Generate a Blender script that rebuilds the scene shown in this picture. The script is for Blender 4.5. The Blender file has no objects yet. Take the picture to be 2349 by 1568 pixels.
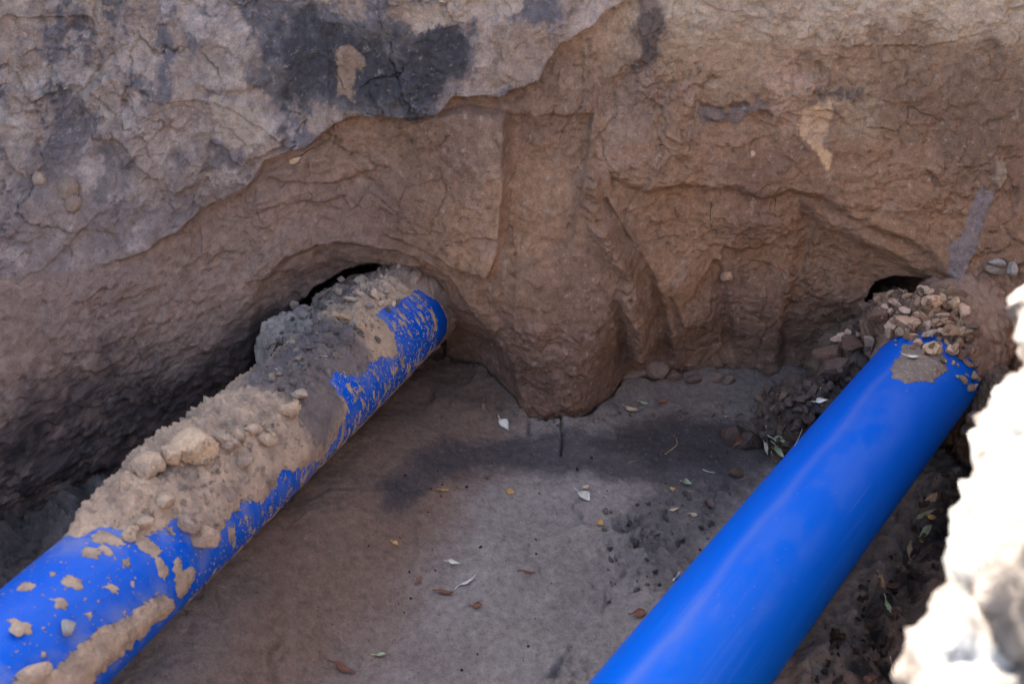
import bpy, math, random
import numpy as np
from mathutils import Vector, Matrix, Euler

# ------------------------------------------------------------------ camera, light, exposure
SC = bpy.context.scene
PITCH = math.radians(32.0)
CAMZ = 2.0
cam_d = bpy.data.cameras.new('camera'); cam = bpy.data.objects.new('camera', cam_d)
SC.collection.objects.link(cam); SC.camera = cam
cam.location = (0, 0, CAMZ); cam.rotation_euler = (math.pi/2 - PITCH, 0, 0)
cam_d.lens = 35; cam_d.sensor_width = 36; cam_d.clip_start = 0.05; cam_d.clip_end = 500
cam_d.dof.use_dof = True; cam_d.dof.focus_distance = 3.15; cam_d.dof.aperture_fstop = 2.8

SUN_EL = math.radians(33); SUN_AZ = math.radians(-28)      # azimuth from +Y, negative = to the left
w = bpy.data.worlds.new('World'); SC.world = w; w.use_nodes = True
nt = w.node_tree; bg = nt.nodes['Background']
sky = nt.nodes.new('ShaderNodeTexSky'); sky.sky_type = 'NISHITA'; sky.sun_disc = False
sky.sun_elevation = SUN_EL; sky.sun_rotation = SUN_AZ; sky.dust_density = 4.0; sky.ozone_density = 0.6
nt.links.new(sky.outputs[0], bg.inputs[0]); bg.inputs[1].default_value = 0.15
sd_ = bpy.data.lights.new('sun', 'SUN'); sd_.energy = 5.0; sd_.angle = math.radians(0.5); sd_.color = (1.0, 0.98, 0.95)
sun = bpy.data.objects.new('sun', sd_); SC.collection.objects.link(sun)
sv = Vector((math.sin(SUN_AZ)*math.cos(SUN_EL), math.cos(SUN_AZ)*math.cos(SUN_EL), math.sin(SUN_EL)))
sun.rotation_euler = sv.to_track_quat('Z', 'Y').to_euler(); sun.location = (0, 0, 6)
vs = SC.view_settings; vs.view_transform = 'Standard'; vs.look = 'None'; vs.gamma = 1.0; vs.exposure = 2.5

# ------------------------------------------------------------------ numeric helpers
F = 2349*35/36.0; CX, CY = 1174.5, 784.0
cp, sp = math.cos(PITCH), math.sin(PITCH)
def ray(px, py):
    x = (px-CX)/F; y = -(py-CY)/F
    return np.array([x, cp + y*sp, -sp + y*cp])
def at_depth(px, py, d):
    r = ray(px, py)*d
    return np.array([r[0], r[1], r[2]+CAMZ])
def on_floor(px, py, z=0.0):
    r = ray(px, py); t = (CAMZ-z)/(-r[2])
    return (r[0]*t, r[1]*t)

def hash2(ix, iy, seed):
    h = ix.astype(np.uint32)*np.uint32(374761393) + iy.astype(np.uint32)*np.uint32(668265263) + np.uint32((seed*2147483647+seed*97) & 0xFFFFFFFF)
    h = (h ^ (h >> np.uint32(13)))*np.uint32(1274126177)
    return h ^ (h >> np.uint32(16))
_ga = np.linspace(0, 2*math.pi, 257)[:256]; _gc = np.cos(_ga).astype(np.float32); _gs = np.sin(_ga).astype(np.float32)
def perlin(x, y, seed=0):
    x = np.asarray(x); y = np.asarray(y); shp = x.shape
    x = np.broadcast_to(x, np.broadcast_shapes(x.shape, y.shape)); y = np.broadcast_to(y, x.shape)
    x0 = np.floor(x); y0 = np.floor(y); fx = (x-x0).astype(np.float32); fy = (y-y0).astype(np.float32)
    ix = x0.astype(np.int32); iy = y0.astype(np.int32)
    u = fx*fx*fx*(fx*(fx*6-15)+10); v = fy*fy*fy*(fy*(fy*6-15)+10)
    def g(dx, dy):
        a = hash2(ix+dx, iy+dy, seed) & np.uint32(255)
        return _gc[a]*(fx-dx) + _gs[a]*(fy-dy)
    a = g(0,0); b = g(1,0); c = g(0,1); d = g(1,1)
    a = a+(b-a)*u; c = c+(d-c)*u
    return (a+(c-a)*v)*np.float32(1.5)
def fbm(x, y, o=5, seed=0, lac=2.03, gain=0.5):
    s = 0; a = 1; t = 0
    for i in range(o):
        s = s + a*perlin(x, y, seed+i*17); t += a; a *= gain; x = x*lac+3.7; y = y*lac-1.3
    return s/t
def ridged(x, y, o=4, seed=0):
    s = 0; a = 1; t = 0
    for i in range(o):
        s = s + a*(1-np.abs(perlin(x, y, seed+i*13))*2); t += a; a *= .5; x = x*2.1+5.1; y = y*2.1+2.2
    return s/t
def worley(x, y, seed=0):
    x0 = np.floor(x); y0 = np.floor(y); ix = x0.astype(np.int32); iy = y0.astype(np.int32)
    f1 = np.full(x.shape, 9.0); f2 = np.full(x.shape, 9.0); cid = np.zeros(x.shape)
    for dx in (-1,0,1):
        for dy in (-1,0,1):
            h = hash2(ix+dx, iy+dy, seed)
            px = x0+dx+(h & np.uint32(0xFFFF))/65536.0; py = y0+dy+(h >> np.uint32(16))/65536.0
            d = np.hypot(px-x, py-y)
            n = d < f1
            f2 = np.where(n, f1, np.minimum(f2, d)); cid = np.where(n, (h % np.uint32(1009))/1009.0, cid); f1 = np.where(n, d, f1)
    return f1, f2, cid
def facets(x, y, seed=0):
    """broken-clay facets: every cell is a small plane with its own tilt and height"""
    x0 = np.floor(x); y0 = np.floor(y); ix = x0.astype(np.int32); iy = y0.astype(np.int32)
    f1 = np.full(x.shape, 9.0); out = np.zeros(x.shape)
    for dx in (-1,0,1):
        for dy in (-1,0,1):
            h = hash2(ix+dx, iy+dy, seed); g = hash2(ix+dx, iy+dy, seed+77)
            ex = x-(x0+dx+(h & np.uint32(0xFFFF))/65536.0); ey = y-(y0+dy+(h >> np.uint32(16))/65536.0)
            d = np.hypot(ex, ey); n = d < f1; f1 = np.where(n, d, f1)
            a = (g & np.uint32(1023))/511.5-1; b = ((g >> np.uint32(10)) & np.uint32(1023))/511.5-1; c = ((g >> np.uint32(20)) & np.uint32(1023))/511.5-1
            out = np.where(n, a*ex+b*ey+.5*c, out)
    return out
def ss(a, b, x):
    t = np.clip((x-a)/(b-a), 0, 1); return t*t*(3-2*t)
def seg_dist(x, y, pts, closed=False):
    d = np.full(x.shape, 1e9); n = len(pts)
    for i in range(n if closed else n-1):
        ax, ay = pts[i]; bx, by = pts[(i+1) % n]
        vx, vy = bx-ax, by-ay; L = vx*vx+vy*vy+1e-12
        t = np.clip(((x-ax)*vx+(y-ay)*vy)/L, 0, 1)
        d = np.minimum(d, np.hypot(x-ax-t*vx, y-ay-t*vy))
    return d
def sdp(x, y, pts, margin=0.12):
    """signed distance to a polygon, positive inside (far outside = -margin)"""
    P = np.array(pts); out = np.full(x.shape, -margin)
    m = (x > P[:,0].min()-margin) & (x < P[:,0].max()+margin) & (y > P[:,1].min()-margin) & (y < P[:,1].max()+margin)
    xs, ys = x[m], y[m]
    d = seg_dist(xs, ys, pts, True); ins = np.zeros(xs.shape, bool); n = len(pts)
    for i in range(n):
        ax, ay = pts[i]; bx, by = pts[(i+1) % n]
        if ay == by: continue
        c = ((ay > ys) != (by > ys)) & (xs < (bx-ax)*(ys-ay)/(by-ay)+ax)
        ins ^= c
    out[m] = np.where(ins, d, -d); return np.maximum(out, -margin)
def lined(x, y, pts, width):
    P = np.array(pts); out = np.full(x.shape, 9.0)
    m = (x > P[:,0].min()-width) & (x < P[:,0].max()+width) & (y > P[:,1].min()-width) & (y < P[:,1].max()+width)
    out[m] = seg_dist(x[m], y[m], pts); return out
def lin(r, g, b):
    f = lambda c: (c/255/12.92) if c/255 <= .04045 else ((c/255+.055)/1.055)**2.4
    return np.array([f(r), f(g), f(b)])
def mixc(C, col, m):
    return C*(1-m[...,None]) + col*m[...,None]

# ------------------------------------------------------------------ mesh helpers
def link(o): SC.collection.objects.link(o); return o
def mesh_from(name, co, faces, mat, col=None, uv=None, smooth=True, parent=None):
    me = bpy.data.meshes.new(name)
    co = np.ascontiguousarray(co, dtype=np.float32); faces = np.ascontiguousarray(faces, dtype=np.int32)
    me.vertices.add(len(co)); me.vertices.foreach_set('co', co.ravel())
    k = faces.shape[1]
    me.loops.add(faces.size); me.loops.foreach_set('vertex_index', faces.ravel())
    me.polygons.add(len(faces)); me.polygons.foreach_set('loop_start', np.arange(0, faces.size, k, dtype=np.int32))
    me.update(calc_edges=True)
    me.polygons.foreach_set('use_smooth', np.full(len(faces), smooth))
    if col is not None:
        a = me.color_attributes.new('Col', 'FLOAT_COLOR', 'POINT')
        c = np.ones((len(co), 4), dtype=np.float32); c[:, :3] = col; a.data.foreach_set('color', c.ravel())
    if uv is not None:
        a = me.attributes.new('surf', 'FLOAT_VECTOR', 'POINT')
        a.data.foreach_set('vector', np.ascontiguousarray(uv, dtype=np.float32).ravel())
    me.materials.append(mat); me.validate()
    o = bpy.data.objects.new(name, me); link(o)
    if parent: o.parent = parent
    return o
def grid_faces(nu, nv):
    i = np.arange(nu-1)[:,None]*nv + np.arange(nv-1)[None,:]
    i = i.ravel(); return np.stack([i, i+1, i+nv+1, i+nv], 1)
def tag(o, label=None, cat=None, group=None, kind=None):
    if label: o['label'] = label
    if cat: o['category'] = cat
    if group: o['group'] = group
    if kind: o['kind'] = kind
    return o

# ------------------------------------------------------------------ materials
def new_mat(name):
    m = bpy.data.materials.new(name); m.use_nodes = True
    return m, m.node_tree, m.node_tree.nodes['Principled BSDF']
def soil_mat(name, base=None, grain=260.0, fine=900.0, bump=0.5, vary=0.35, dist=0.004, speck=0.0, rough=0.95, spec=0.12):
    m, t, b = new_mat(name); N = t.nodes; L = t.links
    tc = N.new('ShaderNodeTexCoord')
    if base is None:
        c = N.new('ShaderNodeVertexColor'); c.layer_name = 'Col'; csock = c.outputs[0]
    elif base == 'object':
        c = N.new('ShaderNodeObjectInfo'); csock = c.outputs['Color']
    else:
        c = N.new('ShaderNodeRGB'); c.outputs[0].default_value = (*base, 1); csock = c.outputs[0]
    def noise(scale, det=6, rg=.6):
        n = N.new('ShaderNodeTexNoise'); n.inputs['Scale'].default_value = scale
        n.inputs['Detail'].default_value = det; n.inputs['Roughness'].default_value = rg
        L.new(tc.outputs['Object'], n.inputs['Vector']); return n
    n1 = noise(38, 8, .7); n2 = noise(grain, 5, .7); n3 = noise(fine, 3, .7)
    mr = N.new('ShaderNodeMapRange'); mr.inputs['From Min'].default_value = .3; mr.inputs['From Max'].default_value = .7
    mr.inputs['To Min'].default_value = 1-vary; mr.inputs['To Max'].default_value = 1+vary
    L.new(n1.outputs[0], mr.inputs[0])
    mr2 = N.new('ShaderNodeMapRange'); mr2.inputs['From Min'].default_value = .25; mr2.inputs['From Max'].default_value = .75
    mr2.inputs['To Min'].default_value = 1-vary*.9; mr2.inputs['To Max'].default_value = 1+vary*.9
    L.new(n2.outputs[0], mr2.inputs[0])
    mu = N.new('ShaderNodeMath'); mu.operation = 'MULTIPLY'; L.new(mr.outputs[0], mu.inputs[0]); L.new(mr2.outputs[0], mu.inputs[1])
    vm = N.new('ShaderNodeVectorMath'); vm.operation = 'SCALE'; L.new(csock, vm.inputs[0]); L.new(mu.outputs[0], vm.inputs['Scale'])
    out = vm.outputs[0]
    if speck > 0:
        vo = N.new('ShaderNodeTexVoronoi'); vo.inputs['Scale'].default_value = 55; L.new(tc.outputs['Object'], vo.inputs['Vector'])
        n4 = noise(7, 2, .5)
        ad = N.new('ShaderNodeMath'); ad.operation = 'MULTIPLY'; ad.inputs[1].default_value = speck; L.new(n4.outputs[0], ad.inputs[0])
        lt = N.new('ShaderNodeMath'); lt.operation = 'LESS_THAN'; L.new(vo.outputs['Distance'], lt.inputs[0]); L.new(ad.outputs[0], lt.inputs[1])
        mx = N.new('ShaderNodeMix'); mx.data_type = 'RGBA'; L.new(lt.outputs[0], mx.inputs[0]); L.new(out, mx.inputs[6])
        mx.inputs[7].default_value = (.03, .026, .024, 1); out = mx.outputs[2]
    L.new(out, b.inputs['Base Color'])
    b.inputs['Roughness'].default_value = rough; b.inputs['Specular IOR Level'].default_value = spec
    a1 = N.new('ShaderNodeMath'); a1.operation = 'MULTIPLY_ADD'; L.new(n3.outputs[0], a1.inputs[0]); a1.inputs[1].default_value = .35; L.new(n2.outputs[0], a1.inputs[2])
    a2 = N.new('ShaderNodeMath'); a2.operation = 'MULTIPLY_ADD'; L.new(n1.outputs[0], a2.inputs[0]); a2.inputs[1].default_value = 1.6; L.new(a1.outputs[0], a2.inputs[2])
    bp = N.new('ShaderNodeBump'); bp.inputs['Strength'].default_value = bump; bp.inputs['Distance'].default_value = dist
    L.new(a2.outputs[0], bp.inputs['Height']); L.new(bp.outputs[0], b.inputs['Normal'])
    return m
M_wall = soil_mat('clay_wall', vary=.32, bump=1.0, dist=.012)
M_floor = soil_mat('mud_floor', vary=.30, bump=1.0, dist=.009, speck=.10, rough=.85, spec=.25)
M_soil = soil_mat('loose_soil', vary=.22, bump=.9, dist=.006, grain=200)
M_clod = soil_mat('clod', base='object', vary=.20, bump=.8, dist=.005, grain=160)
M_heap = soil_mat('sunlit_spoil', vary=.25, bump=1.0, dist=.02, grain=60, fine=200)
M_ground = soil_mat('ground_soil', base=tuple(lin(150,128,104)), vary=.25, bump=.8, dist=.02, grain=20, fine=90)

def pipe_mat(name, dust):
    m, t, b = new_mat(name); N = t.nodes; L = t.links
    at = N.new('ShaderNodeAttribute'); at.attribute_name = 'surf'
    def mapn(sx, sy, scale, det, rg=.6):
        mp = N.new('ShaderNodeMapping'); mp.inputs['Scale'].default_value = (sx, sy, 1); L.new(at.outputs['Vector'], mp.inputs[0])
        n = N.new('ShaderNodeTexNoise'); n.inputs['Scale'].default_value = scale; n.inputs['Detail'].default_value = det
        n.inputs['Roughness'].default_value = rg; L.new(mp.outputs[0], n.inputs['Vector']); return n
    def rng(s, a, b_, lo, hi):
        r = N.new('ShaderNodeMapRange'); r.inputs['From Min'].default_value = a; r.inputs['From Max'].default_value = b_
        r.inputs['To Min'].default_value = lo; r.inputs['To Max'].default_value = hi; L.new(s, r.inputs[0]); return r.outputs[0]
    def mul(a, b_):
        x = N.new('ShaderNodeMath'); x.operation = 'MULTIPLY'; L.new(a, x.inputs[0])
        if isinstance(b_, float): x.inputs[1].default_value = b_
        else: L.new(b_, x.inputs[1])
        return x.outputs[0]
    def add(a, b_):
        x = N.new('ShaderNodeMath'); x.operation = 'ADD'; x.use_clamp = True; L.new(a, x.inputs[0]); L.new(b_, x.inputs[1]); return x.outputs[0]
    cloud = rng(mapn(.8, 1.3, 3.2, 8, .65).outputs[0], .44, .68, 0, 1)
    dusty = N.new('ShaderNodeVertexColor'); dusty.layer_name = 'Col'
    sep = N.new('ShaderNodeSeparateColor'); L.new(dusty.outputs[0], sep.inputs[0])
    d1 = mul(mul(cloud, sep.outputs[0]), dust)
    base_d = mul(sep.outputs[1], 1.0)
    scr = rng(mapn(.35, 60, 6, 3, .5).outputs[0], .60, .68, 0, .35)          # scratches along the pipe
    scr = mul(scr, rng(mapn(1, 2, 2.5, 3).outputs[0], .48, .6, 0, 1))
    speck = rng(mapn(1, 1, 120, 2, .5).outputs[0], .70, .74, 0, .6)
    speck = mul(speck, rng(mapn(1, 1, 5, 3).outputs[0], .4, .6, 0, 1))
    al = add(add(d1, base_d), add(mul(scr, .45), mul(speck, sep.outputs[0])))
    mx = N.new('ShaderNodeMix'); mx.data_type = 'RGBA'; L.new(al, mx.inputs[0])
    mx.inputs[6].default_value = (.0, .078, .44, 1); mx.inputs[7].default_value = (.27, .25, .23, 1)
    L.new(mx.outputs[2], b.inputs['Base Color'])
    L.new(rng(al, 0, .5, .40, .75), b.inputs['Roughness']); b.inputs['Specular IOR Level'].default_value = .07
    bp = N.new('ShaderNodeBump'); bp.inputs['Strength'].default_value = .12; bp.inputs['Distance'].default_value = .002
    L.new(mapn(.3, 8, 14, 5).outputs[0], bp.inputs['Height']); L.new(bp.outputs[0], b.inputs['Normal'])
    return m

# ------------------------------------------------------------------ the back wall of the pit
FOOT = np.array([(-2.6,0.4),(-2.2,1.05),(-1.7,1.85),(-1.46,2.18),(-1.2,2.52),(-.95,2.83),(-.6,3.05),(-.3,3.08),(-.12,2.93),(.02,2.77),(.08,2.725),(.21,2.725),(.27,2.78),(.40,2.96),(.6,2.95),(.9,2.89),(1.25,2.84),(1.45,2.66),(1.75,2.35),(2.6,1.4)])
TOPC = np.array([(-2.6,1.7),(-2.1,2.2),(-1.6,2.62),(-1.2,2.86),(-.6,3.0),(0,3.03),(.6,3.03),(1.2,3.0),(1.6,2.9),(2.1,2.6),(2.6,2.2)])
_xs = np.linspace(-2.6, 2.6, 521)
def _sm(c, k=9):
    v = np.interp(_xs, c[:,0], c[:,1]); p = np.pad(v, k//2, mode='edge'); return np.convolve(p, np.ones(k)/k, 'valid')
_foot, _top, _wide = _sm(FOOT), _sm(TOPC), _sm(FOOT, 71)
def Yb(X, Z):
    u = ss(.0, .42, np.asarray(Z, dtype=float)); a = np.interp(X, _xs, _foot)*(1-u)+(np.interp(X, _xs, _wide)-.03)*u; b = np.interp(X, _xs, _top); t = ss(0.1, 1.15, np.asarray(Z, dtype=float))
    return a*(1-t)+b*t + .10*np.maximum(Z-.3, 0)
def on_wall(px, py, off=0.0):
    r = ray(px, py); lo, hi = 1.0, 6.0
    for _ in range(40):
        m = (lo+hi)/2
        if r[1]*m > float(Yb(r[0]*m, r[2]*m+CAMZ))-off: hi = m
        else: lo = m
    return (r[0]*lo, r[2]*lo+CAMZ)
def WP(pts, off=0.0): return [on_wall(x, y, off) for x, y in pts]

WX0, WX1, WZ0, WZ1, STEP = -2.55, 2.5, -.12, 2.0, .0036
nx = int((WX1-WX0)/STEP); nz = int((WZ1-WZ0)/STEP)
X, Z = np.meshgrid(np.linspace(WX0, WX1, nx), np.linspace(WZ0, WZ1, nz), indexing='ij')
# domain warp gives broken, natural outlines to everything drawn on the wall
wx = X + .030*fbm(X*5, Z*5, 5, 1) + .010*fbm(X*26, Z*26, 3, 5)
wz = Z + .030*fbm(X*5, Z*5, 5, 2) + .010*fbm(X*26, Z*26, 3, 6)
wx2 = X + .012*fbm(X*14, Z*14, 5, 8); wz2 = Z + .012*fbm(X*14, Z*14, 5, 9)
_arc = np.concatenate([[0], np.cumsum(np.hypot(np.diff(_xs), np.diff(.6*_foot+.4*_top)))]); _arc -= np.interp(0, _xs, _arc)
XN = np.interp(X, _xs, _arc); wn = wx+XN-X; wn2 = wx2+XN-X
D = np.zeros_like(X)
slab = WP([(-300,-300),(1490,-300),(1480,0),(1400,40),(1370,70),(1290,110),(1262,150),(1240,190),(1150,232),(1040,236),(990,275),(900,278),(800,282),(740,310),(700,345),(610,372),(585,415),(560,440),(480,485),(400,545),(330,590),(200,640),(-300,700)], .08)
s_slab = sdp(wx2, wz2, slab, .3)
slabfade = ss(-1.32, -.98, X + .08*fbm(XN*3, Z*3, 3, 7))
D += .060*ss(-.006, .012, s_slab)*(.12+.88*slabfade)
# left slab's lower lip second layer
slab2 = WP([(180,230),(260,180),(470,190),(560,230),(640,285),(640,340),(600,372),(540,385),(470,330),(445,440),(400,455),(330,400),(260,330),(190,330)], .1)
s2 = sdp(wx, wz, slab2, .1); D += .028*ss(-.008, .012, s2)
slab3 = WP([(270,-20),(460,10),(580,120),(600,200),(500,215),(440,190),(270,180),(240,100)], .1)
D += .018*ss(-.006, .01, sdp(wx, wz, slab3, .1))
# block left of the vertical cut
blk = WP([(700,350),(860,290),(1040,250),(1160,262),(1162,420),(1152,560),(1118,634),(1040,610),(930,575),(850,545),(760,530),(690,500),(640,440)], .04)
sb = sdp(wx2, wz2, blk, .2); D += .060*ss(-.006, .014, sb)*ss(-.55, -.1, X)
# square recess right of it
rec = WP([(1166,262),(1362,262),(1340,420),(1300,560),(1180,600),(1155,560)], .0)
D -= .034*ss(-.006, .01, sdp(wx2, wz2, rec, .1))
D -= .010*ss(.012, .0, lined(wx2, wz2, WP([(1162,265),(1158,420),(1148,560)], .03), .03))
# layered shelf under the slab
for k, (pl, h) in enumerate([([(600,400),(680,420),(780,425),(860,400),(900,380),(700,360)], .022), ([(560,470),(640,470),(740,470),(800,450),(720,425),(620,420)], .016),
        ([(560,640),(610,650),(700,640),(720,600),(780,560),(640,540),(600,570)], .02)]):
    D += h*ss(-.006, .014, sdp(wx, wz, WP(pl, .02), .1))
# arch above the left pipe
arch = WP([(560,1000),(575,700),(598,642),(650,588),(720,560),(800,556),(880,572),(960,592),(1040,636),(1100,720),(1180,830),(1200,960),(1100,1300),(500,1300)], .0)
sa = sdp(wx2, wz2, arch, .2); D -= .055*ss(-.004, .03, sa) + .05*ss(.02, .16, sa)*ss(.35,.05,X+0.0) 
# central pillar
pil_c = on_wall(1270, 800)
cxz = np.interp(Z, [0, .35, .8, 1.3], [.12, .13, .10, .08])
wd = np.interp(Z, [0, .3, .7, 1.2], [.20, .22, .16, .12])
D += .055*np.exp(-np.abs((X-cxz)/(wd*1.2))**2.4)*ss(1.15, .45, Z)*ss(.0,.45,Z)
# curved smooth groove with ragged ridge on its left
gl = WP([(1392,480),(1430,560),(1475,640),(1505,720),(1518,800),(1522,850)], .05)
dg = lined(wx*.25+X*.75, wz*.25+Z*.75, gl, .12)
tz = np.interp(Z, [gl[-1][1], gl[0][1]], [1, .35])
D -= .036*ss(.060, .022, dg/tz)
rg = WP([(1350,440),(1385,540),(1425,620),(1448,690),(1468,760),(1470,830)], .08)
dr = lined(wx, wz, rg, .1)
rag = ridged(XN*9+Z*6, Z*34, 3, 40)
D += .060*ss(.05, .0, dr)*(.35+1.2*np.clip(rag, 0, 1))
g2 = WP([(1655,640),(1665,700),(1678,760),(1690,840)], .0)
D -= .022*ss(.028, .008, lined(wx2, wz2, g2, .06))
g3 = WP([(1415,700),(1425,760),(1432,820)], .05)
D -= .03*ss(.022, .006, lined(wx2, wz2, g3, .06))
flap = WP([(1575,600),(1600,582),(1668,590),(1672,640),(1640,650),(1600,720),(1650,740),(1640,800),(1570,770),(1540,700)], .02)
D += .022*ss(-.004, .012, sdp(wx, wz, flap, .1))
# big arch over the right pipe
arr = WP([(1400,415),(1500,432),(1560,425),(1640,448),(1700,440),(1760,470),(1830,452),(1900,462),(1960,500),(2050,535),(2140,590),(2200,640),(2240,760),(2250,1300),(1500,1300),(1520,900),(1500,700),(1440,560)], .02)
sr = sdp(wx, wz, arr, .3); D -= .05*ss(-.012, .03, sr) + .06*ss(.03, .26, sr)
arr2 = WP([(1845,470),(1900,520),(1960,540),(2050,590),(2150,640),(2215,720),(2240,1300),(1800,1300),(1800,800),(1835,600)], -.02)
D -= .055*ss(-.01, .05, sdp(wx2, wz2, arr2, .2))
shelf = WP([(1480,500),(1560,470),(1700,500),(1820,520),(1835,560),(1780,590),(1700,600),(1640,580),(1560,590),(1500,560)], -.02)
D += .022*ss(-.006, .02, sdp(wx, wz, shelf, .1))
# notch and trowel smears
D -= .022*ss(.010, .002, lined(wx2, wz2, WP([(1600,243),(1650,250),(1712,238)], .0), .03))
tro = WP([(2245,425),(2285,440),(2260,520),(2222,600),(2200,650),(2170,625),(2172,560),(2210,520)], .0)
D += .010*ss(0, .006, sdp(wx2, wz2, tro, .05)); m_tro = ss(-.002, .004, sdp(wx2, wz2, tro, .05))
lp = WP([(2285,370),(2312,375),(2308,410),(2290,430),(2275,410)], .0); D += .014*ss(-.003, .006, sdp(wx2, wz2, lp, .05)); m_lp = ss(-.002, .003, sdp(wx2, wz2, lp, .05))
# smoothness masks
mg = ss(.05, .02, dg/tz)
lowleft = ss(-.75, -1.15, X)*ss(.75, .35, Z)
upper = ss(.75, 1.05, Z)
# broad swells
rmk = ss(-.12,.22,fbm(XN*2.4,Z*2.4,5,19,gain=.6))
D += (.030+.025*ss(.1,.5,Z))*fbm(XN*1.6, Z*1.6, 3, 11) + .022*fbm(XN*5, Z*5, 3, 12)
# torn clay: fine wavy lamination, stronger on the right and middle
amp = .5+.5*fbm(XN*2.2, Z*2.2, 2, 90)*2
lam = ridged(wn*7+Z*2, wz*21, 4, 20)
smth = (1-mg)*(1-.7*m_tro)
D += .0020*lam*np.clip(rmk,.2,1)*smth*np.clip(.45+amp, .3, 1.4)*(1-.55*upper*ss(.2,-.2,X))
D += .010*ridged(wn*2.6, wz*4.6, 4, 28)*smth*(.4+.8*rmk)
D += .012*fbm(XN*16, Z*16, 5, 21, gain=.62)*smth*(.35+.9*rmk)
D += .0028*fbm(XN*90, Z*90, 3, 22, gain=.7)*smth
# terraces (broken plates)
ter = fbm(XN*3.2+.3*Z, Z*4.2, 4, 24)*5
D += .006*(np.floor(ter)+ss(.35, .65, ter-np.floor(ter)))*(1-mg)
ter2 = fbm(wn*7, wz*7, 5, 27, gain=.6)*5
fam = (1-mg)*(1-.7*m_tro)*(.22+1.0*rmk)
D += (1-mg)*(.012*facets(wn*2.8, wz*3.4, 206))
D += fam*(.010*facets(wn*6, wz*8, 201) + .0075*facets(wn*15+2*wz, wz*20, 202) + .0045*facets(wn2*38, wz2*48, 203) + .0028*facets(wn2*85, wz2*100, 204))
D += .0015*(np.floor(ter2)+ss(.38, .62, ter2-np.floor(ter2)))*(1-mg)*(.3+.7*ss(-.1,.3,fbm(XN*2,Z*2,3,29)))
# vertical scrape marks of the bucket on the upper part
D += .008*fbm(XN*16, Z*2.2, 4, 25)*upper + .004*fbm(XN*55, Z*4, 3, 26)*upper
# cracks in the dried plates at the upper left
cwx = X+.10*fbm(XN*4, Z*4, 5, 131, gain=.65); cwz = Z+.10*fbm(XN*4, Z*4, 5, 132, gain=.65)
f1, f2, cid = worley(cwx*6.0, cwz*3.6, 31)
crk = ss(.030, .0, f2-f1)*ss(-.05, .2, fbm(XN*4, Z*4, 4, 33))
mcr = ss(-.15, -.45, X)*ss(.62, .8, Z)
D -= .020*crk*mcr
D += .016*(cid-.5)*mcr
f1b, f2b, cidb = worley(wx*9, wz*5.5, 35)
D -= .010*ss(.03, .0, f2b-f1b)*ss(.1, .3, fbm(XN*2, Z*2, 3, 36))*(1-mcr)*(1-mg)
# crumbly lower left
rough_ll = np.abs(fbm(XN*12, Z*12, 6, 41, gain=.62))
D += lowleft*(.045*rough_ll + .014*ridged(XN*17, Z*17, 4, 43))
rr = ss(-.3,-1.0,X)*ss(1.0,.6,Z)
D += rr*.012*ridged(XN*9, Z*9, 5, 44)
D += .03*ss(.03,.0,lined(wx, wz, WP([(60,300),(70,450),(80,600)],.0),.05))*0
# cavity round the left pipe, gap round the right pipe
hl = WP([(640,960),(640,800),(668,720),(712,675),(760,648),(815,625),(862,612),(925,618),(972,648),(1006,700),(1024,770),(1018,850),(960,960),(900,1300),(600,1300)], -.06)
shl = sdp(wx2*.5+X*.5, wz2*.5+Z*.5, hl, .2); D -= .55*ss(-.004, .030, shl)
hr = WP([(2000,790),(2002,715),(2022,668),(2060,641),(2130,632),(2200,636),(2256,690),(2284,770),(2272,860),(2272,960),(2270,1300),(1960,1300)], -.10)
shr = sdp(wx2*.5+X*.5, wz2*.5+Z*.5, hr, .2); D -= .45*ss(-.004, .030, shr)
# small undercut at the foot gives the dark crack against the floor

Y = Yb(X, Z) - D

# albedo of the wall
Cw = np.zeros(X.shape+(3,)); Cw[:] = lin(156,124,98)
big = fbm(XN*2.3, Z*2.3, 4, 50); med = fbm(XN*9, Z*9, 5, 51, gain=.6)
Cw = mixc(Cw, lin(172,136,104), ss(-.1, .35, big)*.7)
Cw = mixc(Cw, lin(134,108,92), ss(.05, -.35, big)*.6)
Cw = mixc(Cw, lin(118,96,84), ss(.45, .05, Z)*.55)  # darker towards the foot: pit occlusion painted into the colour
up = ss(.95, 1.2, Z + .10*med + .05*big)
Cw = mixc(Cw, lin(190,160,126), up*ss(.1, .3, X)*.85)                                # sandy top right
Cw = mixc(Cw, lin(208,190,164), ss(1.13, 1.25, Z+.08*med+.03*fbm(XN*14,Z*2,3,58))*ss(.25, .45, X)*.75)
inslab = ss(-.004, .008, s_slab)
Cw = mixc(Cw, lin(160,138,122), inslab*.85)
v = fbm(wn*7, wz*5, 5, 52, gain=.6)
Cw = mixc(Cw, lin(184,156,130), inslab*ss(.0, .25, v)*.8)
Cw = mixc(Cw, lin(112,110,116), inslab*ss(-.04, -.13, v+.45*fbm(XN*16,Z*12,5,53,gain=.72))*.8)
Cw = mixc(Cw, lin(196,172,148), inslab*ss(.10, .17, fbm(XN*6+4,Z*9,6,56,gain=.72))*.7)
def patch(poly, off, col, k=1.0, soft=.02, wob=.05, f=9, seed=60):
    global Cw
    s = sdp(wx, wz, WP(poly, off), .15) + wob*fbm(XN*f, Z*f, 5, seed, gain=.65)
    Cw = mixc(Cw, col, ss(-soft*.7, soft*.7, s+.016*fbm(XN*45, Z*30, 4, seed+500, gain=.75)+.022*fbm(XN*24, Z*5, 4, seed+600, gain=.65))*k)
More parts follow.
